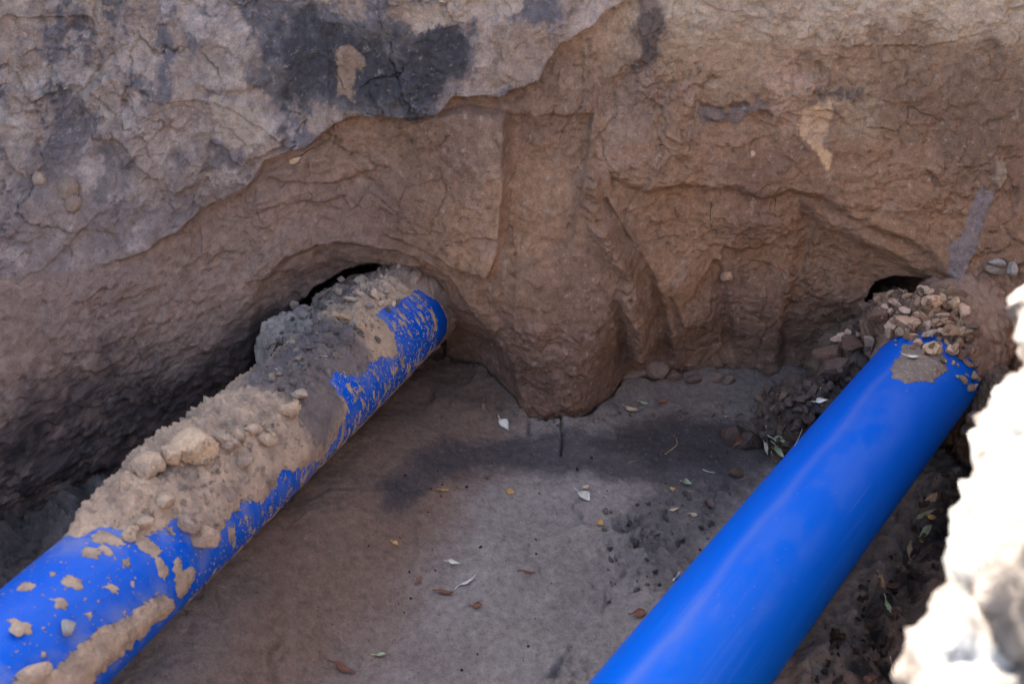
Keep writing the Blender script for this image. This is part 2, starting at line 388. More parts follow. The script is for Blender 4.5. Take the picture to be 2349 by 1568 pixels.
# dark blue-grey clay stain
patch([(610,30),(700,20),(800,30),(930,60),(1000,40),(1075,60),(1085,120),(1040,180),(1020,225),(980,272),(880,270),(760,262),(690,240),(620,235),(590,150)], .08, lin(102,100,102), .88, .03, .07, 10, 61)
patch([(640,40),(760,60),(900,120),(980,60),(1070,70),(1060,140),(960,250),(800,240),(660,220)], .08, lin(66,66,72), .75, .04, .13, 9, 62)
patch([(755,120),(800,105),(838,150),(820,180),(810,235),(770,240),(762,180)], .08, lin(172,138,104), .9, .008, .025, 16, 63)
patch([(935,15),(1000,0),(1220,-20),(1200,30),(1100,50),(1010,60),(985,85),(940,75)], .08, lin(196,170,140), .9, .01, .03, 12, 64)
patch([(1090,60),(1200,40),(1260,100),(1235,180),(1150,215),(1080,180),(1100,120)], .08, lin(182,148,116), .8, .015, .05, 12, 65)
patch([(490,230),(560,225),(642,285),(600,330),(565,360),(490,330),(480,280)], .1, lin(198,174,144), .9, .008, .02, 14, 66)
patch([(240,300),(330,320),(440,430),(380,450),(330,400)], .1, lin(190,164,142), .6, .02, .04, 12, 67)
patch([(260,220),(480,230),(500,300),(420,330),(300,290)], .1, lin(182,152,128), .7, .02, .04, 10, 68)
patch([(250,30),(320,60),(330,170),(270,180),(240,110)], .1, lin(192,164,142), .6, .02, .04, 10, 69)
patch([(150,20),(210,40),(215,200),(170,400),(110,380),(120,150)], .05, lin(104,96,100), .75, .03, .08, 9, 70)
patch([(640,295),(700,300),(720,340),(650,360)], .08, lin(100,98,106), .8, .01, .03, 12, 71)
patch([(210,430),(330,470),(480,480),(400,540),(250,560),(200,500)], .08, lin(96,92,98), .7, .03, .08, 9, 72)
patch([(1455,-20),(1530,-20),(1520,80),(1500,150),(1450,160),(1460,70)], .0, lin(98,88,86), .85, .03, .05, 9, 73)
# right-hand light patches
patch([(1740,140),(1820,130),(1850,180),(1830,260),(1800,320),(1770,260)], .0, lin(192,158,130), .85, .02, .04, 12, 74)
patch([(1830,235),(1900,230),(1915,270),(1885,320),(1915,355),(1895,385),(1860,340),(1830,290)], .0, lin(226,188,142), .95, .008, .02, 16, 75)
patch([(1860,190),(1990,195),(2030,280),(2000,320),(1930,290),(1900,230)], .0, lin(174,148,118), .8, .015, .05, 16, 76)
patch([(1870,200),(1990,200),(1980,225),(1880,222)], .0, lin(88,86,88), .6, .006, .03, 24, 77)
patch([(1610,250),(1690,245),(1740,215),(1760,240),(1700,280),(1620,275)], .0, lin(108,104,106), .6, .01, .04, 18, 78)
patch([(2000,60),(2349,100),(2400,330),(2250,420),(2050,330),(1990,180)], .0, lin(138,112,88), .55, .04, .10, 6, 79)
patch([(1480,150),(1520,280),(1500,330),(1390,330),(1400,240)], .0, lin(166,140,120), .5, .03, .06, 9, 80)
patch([(1400,480),(1470,590),(1530,780),(1530,850),(1480,850),(1480,740),(1430,620)], .05, lin(126,100,78), .6, .01, .01, 9, 81)
Cw = mixc(Cw, lin(140,130,128), m_tro*.9); Cw = mixc(Cw, lin(176,154,128), m_lp*.9)
# pale scraped flecks and dark blotches
fl = fbm(XN*30, Z*30, 5, 54, gain=.75)
Cw = mixc(Cw, lin(196,180,162), ss(.22, .42, fl)*.45)
Cw = mixc(Cw, lin(92,80,74), ss(.22, .42, fbm(XN*34+9, Z*34, 5, 55, gain=.75))*.45)
# dark mottled tone towards the foot at the lower left
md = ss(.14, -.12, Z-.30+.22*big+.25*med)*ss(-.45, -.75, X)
Cw = mixc(Cw, lin(160,138,124), ss(-.2,-.8,X)*ss(1.05,.7,Z)*.75)  # left side colour lightened to make up for the occlusion there
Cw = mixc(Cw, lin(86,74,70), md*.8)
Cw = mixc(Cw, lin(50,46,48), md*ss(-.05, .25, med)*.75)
Cw = mixc(Cw, lin(150,124,106), ss(-.6,-1.0,X)*ss(1.0,.6,Z)*ss(.05,.3,fbm(XN*6,Z*6,5,57,gain=.65))*.7)
m_st = ss(-.05,.02,sdp(wx, wz, WP([(600,10),(1090,40),(1085,140),(1000,275),(760,262),(620,235),(590,150)], .08), .15))
ch = fbm(XN*4.5+7, Z*6, 6, 59, gain=.68)
Cw = mixc(Cw, lin(206,184,164), ss(.10,.20,ch)*inslab*(1-m_st)*.55)
Cw = mixc(Cw, lin(186,158,136), ss(.12,.3,ch)*(1-inslab)*.35)
gy = Cw.mean(-1, keepdims=True); Cw = Cw+(gy-Cw)*(.22*inslab)[...,None]
gy = Cw.mean(-1, keepdims=True); Cw = Cw+(gy-Cw)*(.14*ss(.5,1.2,Z))[...,None]
Cw = Cw*np.array([1.17, 1.085, 1.09])
Cw = np.clip(Cw, .004, .9)
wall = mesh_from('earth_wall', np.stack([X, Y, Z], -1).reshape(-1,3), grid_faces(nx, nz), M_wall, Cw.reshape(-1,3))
tag(wall, 'tall brown clay face of the pit with dark stained slab at upper left', None, None, 'structure')

# ------------------------------------------------------------------ pipes: centre lines
R_P = 0.15
def cr_path(pts, n):
    P = [np.array(p, float) for p in pts]; P = [2*P[0]-P[1]] + P + [2*P[-1]-P[-2]]
    out = []
    for i in range(1, len(P)-2):
        for k in range(n):
            t = k/n; a, b, c, d = P[i-1], P[i], P[i+1], P[i+2]
            out.append(.5*((2*b)+(c-a)*t+(2*a-5*b+4*c-d)*t*t+(3*b-a-3*c+d)*t**3))
    out.append(P[-2]); return np.array(out)
def resample(C, step):
    s = np.concatenate([[0], np.cumsum(np.linalg.norm(np.diff(C, axis=0), axis=1))])
    n = int(s[-1]/step); t = np.linspace(0, s[-1], n)
    return np.stack([np.interp(t, s, C[:,k]) for k in range(3)], 1), t
PL = cr_path([(-1.70,-.45,.42), (-1.30,.60,.40), (-.965,1.45,.36), (-.635,2.29,.295), (-.375,3.03,.21), tuple(at_depth(912,735,3.78)), tuple(at_depth(900,750,4.05))], 60)
_pk = np.array([(-.90,-.25,.10), (-.34,.58,.17), (.268,1.33,.215), (.435,1.535,.23), (.624,1.737,.245), (.931,2.085,.285), (1.190,2.435,.322), tuple(at_depth(2152,812,3.12))])
_pt = np.concatenate([[0], np.cumsum(np.linalg.norm(np.diff(_pk, axis=0), axis=1))])
PR = np.stack([np.polyval(np.polyfit(_pt, _pk[:,k], 2, w=[.3,.5,1,1,1,1,1.2,.8]), np.linspace(0, _pt[-1]+.38, 400)) for k in range(3)], 1)

class Pipe:
    def __init__(s, C, step=.004, r=R_P, nth=360):
        s.C, s.s = resample(C, step); s.r = r
        T = np.gradient(s.C, axis=0); T /= np.linalg.norm(T, axis=1)[:,None]
        S = np.cross(T, np.array([0,0,1.])); S /= np.linalg.norm(S, axis=1)[:,None]   # to the right of the run
        U = np.cross(S, T); s.T, s.S, s.U = T, S, U
    def frame(s, ss_, th):
        i = np.clip(np.interp(ss_, s.s, np.arange(len(s.s))), 0, len(s.s)-1.001)
        k = i.astype(int); f = (i-k)[...,None]
        c = s.C[k]*(1-f)+s.C[k+1]*f; S = s.S[k]*(1-f)+s.S[k+1]*f; U = s.U[k]*(1-f)+s.U[k+1]*f
        n = np.sin(th)[...,None]*S + np.cos(th)[...,None]*U
        return c, n
    def hit(s, px, py):
        """(arc length, angle*radius) where the sight line meets, or passes nearest, the pipe"""
        r = ray(px, py); r = r/np.linalg.norm(r); o = np.array([0,0,CAMZ])
        best = None
        t = np.linspace(.8, 5.5, 1500); P = o+np.outer(t, r)
        d2 = ((P[:,None,:]-s.C[None,::6,:])**2).sum(-1); j = d2.argmin(1); dm = np.sqrt(d2[np.arange(len(t)), j])
        ins = np.where(dm < s.r)[0]
        a = ins[0] if len(ins) else dm.argmin()
        k = j[a]*6; q = P[a]-s.C[k]
        return (s.s[k]+float(q@s.T[k]), math.atan2(q@s.S[k], q@s.U[k])*s.r)
    def tube(s, name, mat, dust, parent=None, r_out=None, nth=220, dust_fn=None):
        th = np.linspace(-math.pi, math.pi, nth+1)[:-1]
        A, B = np.meshgrid(s.s, th, indexing='ij'); c, n = s.frame(A, B)
        co = c+n*s.r; n_s = len(s.s)
        i = np.arange(n_s-1)[:,None]*nth; j = np.arange(nth)[None,:]; j2 = (j+1) % nth
        fc = np.stack([i+j, i+j2, i+nth+j2, i+nth+j], -1).reshape(-1,4)
        # pipe wall thickness: inner skin and end rings
        ci = (c+n*(s.r-.016)).reshape(-1,3); off = n_s*nth
        fi = fc[:, ::-1]+off
        e0 = np.stack([j2[0], j[0], j[0]+off, j2[0]+off], -1); b = (n_s-1)*nth
        e1 = np.stack([j[0]+b, j2[0]+b, j2[0]+off+b, j[0]+off+b], -1)
        col = np.zeros((off*2, 3)); dd = dust_fn(A, B*s.r); col[:off, 0] = dd[0].ravel(); col[:off, 1] = dd[1].ravel()
        uv = np.zeros((off*2, 3)); uv[:off,0] = A.ravel(); uv[:off,1] = (B*s.r).ravel()
        return mesh_from(name, np.concatenate([co.reshape(-1,3), ci]), np.concatenate([fc, fi, e0, e1]), mat, col, uv, parent=parent)
pl, pr = Pipe(PL), Pipe(PR)
def empty(name, loc, label, cat, group=None):
    e = bpy.data.objects.new(name, None); link(e); e.location = loc; e.empty_display_size = .1
    tag(e, label, cat, group); return e
bpy.context.view_layer.update()
def child(o, root):
    o.parent = root; o.matrix_parent_inverse = Matrix.Translation(root.location).inverted(); return o
rootL = empty('water_pipe', (-.965,1.45,.21), 'blue plastic pipe caked with dried mud and splashes, leaving the wall on the left', 'pipe', 'blue pipes crossing the pit')
rootR = empty('water_pipe', (.34,1.33,.21), 'clean blue plastic pipe running under the fallen clods at the right', 'pipe', 'blue pipes crossing the pit')
MPL = pipe_mat('blue_pipe_muddy', .18); MPR = pipe_mat('blue_pipe_dusty', .05)
def dustL(s_, q):
    near = ss(.10, .0, -sdp(s_, q, TA, .2)+.04*fbm(s_*14, q*8, 5, 5, gain=.65)); n2 = ss(.05, .0, -sdp(s_, q, lowpoly, .2)+.03*fbm(s_*30, q*14, 4, 6))
    return ss(.26, .02, np.abs(q+.02)), np.maximum(near, n2)*.35*ss(-.2,.4,fbm(s_*22, q*9, 5, 7, gain=.7)+.1)
def dustR(s_, q):
    crown = ss(.10, .02, np.abs(q-.03+.03*fbm(s_*4, q*6, 3, 3)))
    edge = np.exp(-((q+.035-.02*fbm(s_*3, q*0, 3, 4))/.012)**2)*.35
    return crown*.9+.05, (crown*.06*ss(-.1,.35,fbm(s_*5, q*9, 5, 8, gain=.6)+.1)+edge*.3)
child(pr.tube('pipe_tube', MPR, 0, dust_fn=dustR), rootR)

# crusts: shells on the pipe whose thickness is drawn in (length, girth) space
def crust(P, s0, s1, q0, q1, step, hfun, name, mat):
    ns = int((s1-s0)/step); nq = int((q1-q0)/step)
    A, Q = np.meshgrid(np.linspace(s0, s1, ns), np.linspace(q0, q1, nq), indexing='ij')
    h, col = hfun(A, Q); c, n = P.frame(A, Q/P.r); co = c+n*(P.r+h)[...,None]
    f = grid_faces(ns, nq); hf = h.ravel(); keep = (hf[f].max(1) > 0); f = f[keep]
    used = np.unique(f); mp = np.full(ns*nq, -1); mp[used] = np.arange(len(used))
    return mesh_from(name, co.reshape(-1,3)[used], mp[f], mat, np.clip(col.reshape(-1,3)[used]*np.array([1.08,1.07,1.13]), .004, .9))
def PP(P, pts): return [P.hit(x, y) for x, y in pts]
up_ = -.20     # girth coordinate just past the far silhouette of the left pipe
thickA = [(942,684),(905,700),(872,722),(900,760),(918,800),(905,835),(868,826),(850,836),(835,872),(800,862),(752,858),(775,895),(800,935),(775,1000),(735,1055),(700,1080),(640,1092),(632,1120),(600,1160),(560,1150),(500,1235),(470,1258),(400,1200),(330,1235),(230,1215),(180,1238)]
sA = PP(pl, thickA)
sfar = max(p[0] for p in sA)
TA = sA + [(pl.hit(200,1212)[0]-.02, -.13), (pl.hit(310,1110)[0], -.155), (pl.hit(318,1075)[0], -.21), (sfar-.2, -.22), (sfar+.35, -.22), (sfar+.35, sA[0][1])]
lowpoly = PP(pl, [(385,1358),(398,1392),(330,1450),(262,1512),(200,1568),(120,1640),(20,1700),(-60,1640),(0,1565),(120,1545),(160,1490),(220,1450),(300,1400),(345,1370)])
darkpoly = PP(pl, [(640,820),(740,760),(830,790),(860,860),(800,900),(770,960),(740,1030),(700,1000),(660,930),(560,920),(590,860)])
palepoly = PP(pl, [(880,720),(905,735),(925,800),(905,838),(862,826),(838,800),(800,730),(830,700)])
def h_thick(A, Q):
    st = fbm(A*55, Q*9, 4, 101, gain=.6)          # streaks running round the girth
    wob = .016*fbm(A*9, Q*9, 4, 102)+.022*fbm(A*34,Q*11,4,101,gain=.65)*ss(-.10,.05,Q)*ss(-.3,.2,fbm(A*4,Q*4,2,112))+.010*fbm(A*60, Q*60, 3, 109)
    s = sdp(A+.01*fbm(A*12,Q*12,3,103), Q, TA, .2) + wob - .010
    lump = fbm(A*13, Q*13, 5, 104, gain=.62); l2 = np.abs(fbm(A*32, Q*32, 4, 105, gain=.65))
    f1, f2, cid = worley(A*45+lump, Q*45, 106); f1b, _, _ = worley(A*95+l2, Q*95, 107)
    onback = ss(.14, -.02, Q)
    h = .0018 + .004*ss(0, .03, s) + onback*ss(.01, .07, s)*(.012 + .022*np.clip(lump+.15, 0, 1) + .017*l2*2 + .003*np.abs(fbm(A*70,Q*70,3,114,gain=.7)) + .015*np.clip(.75-f1, 0, 1)*ss(-.2,.3,fbm(A*6,Q*6,3,110)+.05) + .004*np.clip(.7-f1b, 0, 1))
    hump = np.exp(-((A-pl.hit(440,1060)[0])/.30)**2)*ss(.08,-.06,Q)*.018
    far = 0*A
    h = h + (hump+far)*ss(0, .05, s)
    h = np.where(s > 0, h, s*.15)
    dk = ss(-.03, .03, sdp(A, Q, darkpoly, .2)+.03*lump+.03*fbm(A*50,Q*40,4,113,gain=.75))*.85
    col = np.zeros(A.shape+(3,)); col[:] = lin(178,150,122)
    col = mixc(col, lin(196,166,134), ss(.0, .3, lump)*.6)
    col = mixc(col, lin(134,116,100), ss(.0, -.35, lump)*.6)
    col = mixc(col, lin(104,92,84), ss(.12, .45, fbm(A*28,Q*28,3,108,gain=.7))*.5)
    col = mixc(col, lin(96,88,86), dk*.92)
    col = mixc(col, lin(120,110,104), dk*ss(.1,.4,fbm(A*40,Q*40,3,111))*.6)
    col = mixc(col, lin(186,156,124), ss(-.004,.008,sdp(A,Q,palepoly,.1))*.85)
    return h, col
def h_low(A, Q):
    wob = .014*fbm(A*14, Q*14, 4, 121)+.020*fbm(A*50, Q*16, 5, 122, gain=.72)
    s = sdp(A, Q, lowpoly, .2)+wob
    lump = fbm(A*16, Q*16, 4, 123)
    h = .0015+.008*ss(0,.035,s)+.006*lump+.005*ridged(A*40,Q*14,4,124)+.004*np.abs(fbm(A*60,Q*60,3,125))
    h = np.where(s > 0, h, -.01)
    # single blots on the bare blue
    for (x, y, rx) in [(418,1338,26),(408,1300,14),(435,1320,16),(372,1306,15),(362,1290,10),(235,1232,18),(210,1268,15),(165,1335,16),(258,1350,9),(140,1385,12),(55,1440,13),(35,1430,9),(155,1438,10),(60,1345,14),(290,1290,9),(350,1260,14),(120,1320,7),(205,1415,6),(300,1335,7),(100,1500,6),(240,1262,12),(330,1245,18),(265,1240,14)]:
        a, q = pl.hit(x, y); r = rx*.0011*1.15
        e = r - np.hypot((A-a)*1.2, (Q-q)*.85) + .016*fbm(A*60+x, Q*34, 5, 126, gain=.75)
        h = np.maximum(h, np.where(e > 0, .001+.2*np.minimum(e, .02), -.01))
    # splashes: streaky flecks along the lower flank
    n = fbm(A*34, Q*13, 6, 127, gain=.78); n2 = fbm(A*150, Q*80, 2, 128); band = ss(.04, .12, Q)*ss(.40, .33, Q)
    dens = ss(-.3, .35, fbm(A*3, Q*3, 3, 129)+.55*ss(pl.hit(600,1180)[0], pl.hit(760,1000)[0], A))
    e = np.maximum(n-(.40-.30*dens), (n2-(.50-.16*dens))*.8)
    h = np.maximum(h, np.where((e > 0) & (band > .3), .0012+.01*np.minimum(e,.1), -.01))
    n3 = fbm(A*90, Q*90, 3, 130)
    h = np.maximum(h, np.where((n3 > .32) & (Q < .2) & (Q > -.16), .001, -.01))
    col = np.zeros(A.shape+(3,)); col[:] = lin(178,152,124)
    col = mixc(col, lin(140,120,102), ss(-.1,.4,-lump)*.7)
    return h, col
child(pl.tube('pipe_tube', MPL, 0, dust_fn=dustL), rootL)
c1 = crust(pl, pl.hit(60,1300)[0], sfar+.25, -.215, .335, .0030, h_thick, 'caked_soil', M_soil)
tag(c1, 'thick crumbly tan and grey soil heaped along the top of the mud caked pipe', None, None, 'stuff')
c2 = crust(pl, pl.hit(-300,1700)[0], pl.hit(1005,760)[0], -.19, .36, .0028, h_low, 'mud_splashes', M_soil)
child(c2, rootL); c2['label'] = 'dried tan mud splashes and a crusted mud strip'; c2['kind'] = 'stuff'
sandpoly = PP(pr, [(2068,790),(2160,800),(2172,850),(2140,878),(2080,880),(2045,868),(2042,838),(2062,815)])
def h_sand(A, Q):
    s = sdp(A, Q, sandpoly, .15)+.018*fbm(A*35, Q*35, 4, 141, gain=.7)
    n = fbm(A*120, Q*120, 3, 142)
    h = np.where(s > 0, .001+.004*ss(0,.03,s)+.0025*n, -.01)
    n3 = fbm(A*60, Q*60, 3, 143); near = ss(.14, .0, -s)
    h = np.maximum(h, np.where((n3 > .58-.10*near) & (n3*near > .25), .001, -.01))
    col = np.zeros(A.shape+(3,)); col[:] = lin(124,112,100); col = mixc(col, lin(168,140,112), ss(.1,.4,n)*.7)
    return h, col
a0 = pr.hit(2100, 840)[0]
c3 = crust(pr, a0-.35, a0+.30, -.16, .16, .0028, h_sand, 'sand_patch', M_soil); child(c3, rootR)
c3['label'] = 'patch of grey sand spilled on the crown of the pipe'

def collar(P, s0, name, seed, c1_, c2_, label, thick, slant=0):
    def hf(A, Q):
        n = fbm(A*9+Q*3, Q*9, 5, seed, gain=.62); f1, f2, cid = worley(A*22+.3*n, Q*22, seed+1)
        t = A-s0-slant*(Q+.05)-.014*n-.012*fbm(A*40, Q*40, 3, seed+2)
        h = np.where(t > 0, .004+thick*ss(0, .07, t)*(.75+.9*n)*ss(.36,.12,Q)+.016*ss(0,.04,t)*cid*ss(.0,.25,f2-f1), t)
        col = np.zeros(A.shape+(3,)); col[:] = lin(*c1_); col = mixc(col, lin(*c2_), ss(-.1,.3,n)*.8); return h, col
    o = crust(P, s0-.03, P.s[-1]-.01, -.46, .46, .0036, hf, name, M_soil); tag(o, label, None, None, 'stuff')
collar(pr, pr.hit(2100,785)[0]+.05, 'soil', 601, (146,118,98), (112,90,76), 'collar of broken earth closing over the end of the clean pipe', .035, .15)
collar(pl, pl.hit(975,715)[0]+.01, 'soil', 611, (152,126,106), (128,106,92), 'collar of dry earth closing over the end of the muddy pipe', .030, .45)

# ------------------------------------------------------------------ pit floor
fx0, fx1, fy0, fy1 = -2.3, 2.3, -.7, 3.45
def pdist(x, y, P):
    C = P.C[::20]; return np.sqrt(((x[...,None]-C[:,0])**2+(y[...,None]-C[:,1])**2).min(-1))
_kz = int((.03-WZ0)/(WZ1-WZ0)*(nz-1)); _wfx = X[:,0].copy(); _wfy = Y[:,_kz].copy()
def floor_h(x, y, fine=True):
    dL = seg_dist(x, y, [tuple(p[:2]) for p in pl.C[::40]]); dR = seg_dist(x, y, [tuple(p[:2]) for p in pr.C[::40]])
    h = .13*ss(.50, .05, dL)*ss(3.0,2.0,y) + .02*ss(.3, .05, dR)
    h += .10*ss(.25, .9, -(x+1.0)) + .06*ss(2.55, 3.0, y)*0
    h += .030*fbm(x*1.8, y*1.8, 3, 150) + .020*fbm(x*5, y*5, 4, 151)
    if not fine: return h
    h += .006*fbm(x*16, y*16, 4, 152, gain=.6) + .0040*fbm(x*60, y*60, 4, 153, gain=.8) + .016*facets(x*3.5+.3*fbm(x*6,y*6,3,163), y*3.5, 205)*ss(.1,.4,fbm(x*2,y*2,3,164)+.15)
    right = ss(.0, .12, (x-(-.30+ (y-.5)*.775)-.05))        # beyond the right pipe
    rough = np.maximum(right, ss(-1.0,-1.3,x))
    h += rough*(.06*fbm(x*7, y*7, 5, 154)+.045*ridged(x*9, y*6, 4, 155)+.03*facets(x*9, y*9, 207)+.015*facets(x*22, y*22, 208))
    # trampled prints
    for (px, py, r, k) in [(1440,1260,.10,1.2),(1500,1225,.08,1),(1330,1345,.07,.5),(1560,1280,.07,.8),(1300,1560,.08,1),(1620,1160,.08,.7),(1430,1195,.06,.8),(1200,1330,.09,.4),(1480,1340,.06,.5)]:
        cx, cy = on_floor(px, py); d = np.hypot(x-cx, (y-cy)*.8)
        h += k*ss(r*1.3, r*.3, d)*(.030*ridged(x*14+1, y*14, 4, 156)-.012)
    # cracked lip along the foot of the wall
    lip = ss(2.45, 2.75, y)*ss(-.5,-.3,x)
    f1, f2, cid = worley(x*5+.3*fbm(x*9,y*9,3,157), y*5+.3*fbm(x*9,y*9,3,158), 159)
    h += lip*(.022*(cid-.4)-.012*ss(.03,0,f2-f1)*ss(.0,.3,fbm(x*4,y*4,3,162)))*ss(2.5,2.85,y)
    dw = np.interp(x, _wfx, _wfy)-y + .010*fbm(x*14, y*14, 4, 165); mk = ss(-.45,-.3,x)*ss(1.2,1.0,x)
    h += mk*(-.07*ss(.024,.012,dw) + .022*ss(.014,.03,dw)*ss(.16,.03,dw)*(.6+.8*fbm(x*8,y*8,3,166)))
    def groove(pts, wdt, dep):
        P = [on_floor(a, b, .02) for a, b in pts]
        return -dep*ss(wdt, 0, lined(x+.016*fbm(x*22,y*22,4,160,gain=.7), y+.016*fbm(x*22,y*22,4,161,gain=.7), P, .08))
    h += groove([(1283,945),(1290,985),(1288,1030)], .006, .03) + groove([(1210,955),(1212,985)], .007, .02)
    h += groove([(1385,1385),(1400,1330),(1440,1300)], .008, .012) + groove([(1310,1470),(1290,1510),(1260,1540)], .008, .012)
    h += groove([(1420,960),(1470,925),(1520,915)], .006, .010) + groove([(1120,1090),(1180,1110)], .004, .004)
    h += groove([(640,1262),(680,1268),(740,1230),(800,1200),(870,1150)], .005, -.004)
    return h
stp = .0044
nfx = int((fx1-fx0)/stp); nfy = int((fy1-fy0)/stp)
x, y = np.meshgrid(np.linspace(fx0, fx1, nfx), np.linspace(fy0, fy1, nfy), indexing='ij')
hF = floor_h(x, y)
Cf = np.zeros(x.shape+(3,)); Cf[:] = lin(150,138,129)
b1 = fbm(x*2.5, y*2.5, 4, 170); b2 = fbm(x*11, y*11, 4, 171, gain=.6)
Cf = mixc(Cf, lin(158,148,140), ss(0,.35,b1+.3*b2)*.6)
Cf = mixc(Cf, lin(122,110,102), ss(0,-.4,b1+.3*b2)*.5)
dL = seg_dist(x, y, [tuple(p[:2]) for p in pl.C[::40]])
Cf = mixc(Cf, lin(128,100,80), ss(.62, .32, dL+.10*b1+.03*b2)*ss(-.9,-.6,x-0*y+0.0)*.85)
def fpatch(pts, col, k, soft=.05, wob=.08, f=6, seed=180):
    global Cf
    s = sdp(x, y, [on_floor(a, b, .02) for a, b in pts], .4)+wob*1.3*fbm(x*f, y*f, 7, seed, gain=.78)
    Cf = mixc(Cf, col, ss(-soft, soft, s)*k)
fpatch([(1020,1010),(1200,985),(1400,985),(1550,945),(1720,960),(1790,1040),(1700,1110),(1560,1110),(1400,1090),(1200,1070),(1050,1080),(960,1160),(890,1190),(880,1130),(950,1060)], lin(70,64,66), .85, .05, .07)
fpatch([(1400,960),(1560,930),(1700,990),(1680,1060),(1500,1060),(1380,1010)], lin(54,48,48), .7, .05, .06)
fpatch([(1500,1100),(1720,1100),(1640,1250),(1560,1350),(1480,1300),(1400,1180)], lin(78,70,68), .6, .06, .09)
fpatch([(1250,1150),(1400,1150),(1480,1350),(1350,1568),(1100,1568),(1000,1450),(1100,1250)], lin(146,136,128), .35, .10, .12)
fpatch([(650,1150),(690,1160),(670,1182),(645,1178)], lin(46,36,34), .9, .01, .01)
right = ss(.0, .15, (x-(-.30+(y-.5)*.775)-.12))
Cf = mixc(Cf, lin(104,80,64), right*.8); Cf = mixc(Cf, lin(44,38,37), right*ss(-.15,.12,b2+.5*b1+.45*(x-.9))*.92)  # brown and black soil, with the trough's darkness painted into its colour
Cf = mixc(Cf, lin(70,58,54), ss(-1.15,-1.35,x+.1*b2)*.8)
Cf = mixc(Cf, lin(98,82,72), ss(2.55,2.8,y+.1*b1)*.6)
gr = fbm(x*70, y*70, 4, 190, gain=.85)
Cf = mixc(Cf, lin(166,150,138), ss(.15,.45,gr)*.22); Cf = mixc(Cf, lin(70,60,56), ss(-.12,-.4,gr)*.40)
Cf = Cf*np.array([1.18,1.12,1.10])
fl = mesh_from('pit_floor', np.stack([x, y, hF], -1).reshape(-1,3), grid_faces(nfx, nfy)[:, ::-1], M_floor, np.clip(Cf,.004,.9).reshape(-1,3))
tag(fl, 'grey trampled mud floor of the pit', None, None, 'structure')

# ------------------------------------------------------------------ ground around the pit
def zg(a, b): return 1.12 + .88*ss(.8, 2.5, b) + 1.1*ss(1.15, 1.7, a)*ss(2.6, 1.6, b)*ss(30, 6, np.hypot(a, b))  # right-hand rise is unseen, added to block sky from the pipe flank
loop = [(float(v), float(Yb(v, 2.0))) for v in np.linspace(WX0+.0, WX1, 60)]
loop = [(lx, ly-.02) for lx, ly in loop]
loop += [(2.5,1.7),(2.2,1.3),(1.7,1.05),(1.2,.9),(.9,.7),(.62,.4),(.5,0),(.3,-.35),(-.2,-.5),(-.9,-.55),(-1.6,-.5),(-2.1,-.3),(-2.35,.2),(-2.5,.8),(-2.55,1.3)]
Lp = np.array(loop); nl = len(Lp); cen = np.array([0, 1.2])
rings = [Lp]; zs = [np.array([float(zg(a, b)) for a, b in Lp])]
wallpart = np.arange(nl) < 60
zs[0] = np.where(wallpart, 1.99, zs[0])
for k, q in enumerate([.12,.3,.6,1.0,1.6,2.6,4,7,12,25,60,150]):
    dirs = Lp-cen; dirs = dirs/np.linalg.norm(dirs, axis=1)[:,None]
    P = Lp+dirs*q; rings.append(P)
    zz = zg(P[:,0], P[:,1]); zz = np.where(wallpart, np.maximum(zz, 1.99), zz)
    zs.append(zz+.05*fbm(P[:,0]*1.3, P[:,1]*1.3, 3, 190)*(1 if q < 5 else 3))
low = Lp+(Lp-cen)/np.linalg.norm(Lp-cen, axis=1)[:,None]*(-.12)
allp = [np.column_stack([low, np.full(nl, -.15)])] + [np.column_stack([P, z]) for P, z in zip(rings, zs)]
fcs = []
for r in range(len(allp)-1):
    for i in range(nl):
        if r == 0 and i < 59: continue           # the clay face itself closes this side
        j = (i+1) % nl; fcs.append((r*nl+i, r*nl+j, (r+1)*nl+j, (r+1)*nl+i))
g = mesh_from('ground', np.concatenate(allp), np.array(fcs), M_ground)
tag(g, 'bare pale soil around the pit', None, None, 'structure')

# ------------------------------------------------------------------ loose things
RT = Vector((1,0,0)); UPV = Vector((0, sp, cp)); FW = Vector((0, cp, -sp)); CAMP = Vector((0,0,CAMZ))
def blob(name, cen, rad, seed, amp, colr, label, kind='structure', mat=None, nu=260, nv=170, col2=None):
    """a lumpy heap of earth"""
    U, V = np.meshgrid(np.linspace(0, 2*math.pi, nu), np.linspace(.02, math.pi-.02, nv), indexing='ij')
    n = np.stack([np.cos(U)*np.sin(V), np.sin(U)*np.sin(V), np.cos(V)], -1)
    p, q = n[...,0]*1.0+n[...,2]*.6, n[...,1]*1.0-n[...,2]*.8
    d = fbm(p*2.2, q*2.2, 5, seed, gain=.6) + .5*np.abs(fbm(p*7, q*7, 4, seed+3, gain=.65))
    f1, f2, cid = worley(p*6+.2*d, q*6, seed+5)
    d = d + .22*np.clip(.8-f1, 0, 1)
    m = float(np.mean(rad)); co = n*np.array(rad)+n*(d*amp)[...,None]+np.array(cen)
    c = np.zeros(U.shape+(3,)); c[:] = lin(*colr); c = mixc(c, lin(*(col2 or [v*.72 for v in colr])), ss(-.2,.4,fbm(p*5,q*5,4,seed+9))*.7)
    o = mesh_from(name, co.reshape(-1,3), grid_faces(nu, nv)[:, ::-1], mat or M_soil, c.reshape(-1,3))
    tag(o, label, None, None, kind); return o
def bd(px, py, d): return at_depth(px, py, d)
blob('soil', bd(862,742,3.58), (.200,.14,.188), 301, .018, (150,122,102), 'earth plug packed round the far end of the muddy pipe', 'stuff')
blob('soil', bd(700,800,3.33), (.150,.13,.130), 305, .035, (172,154,140), 'crumbled soil banked behind the muddy pipe', 'stuff')
blob('soil', bd(812,722,3.47), (.15,.10,.10), 307, .03, (160,138,122), 'crumbled soil heaped on the muddy pipe end', 'stuff')
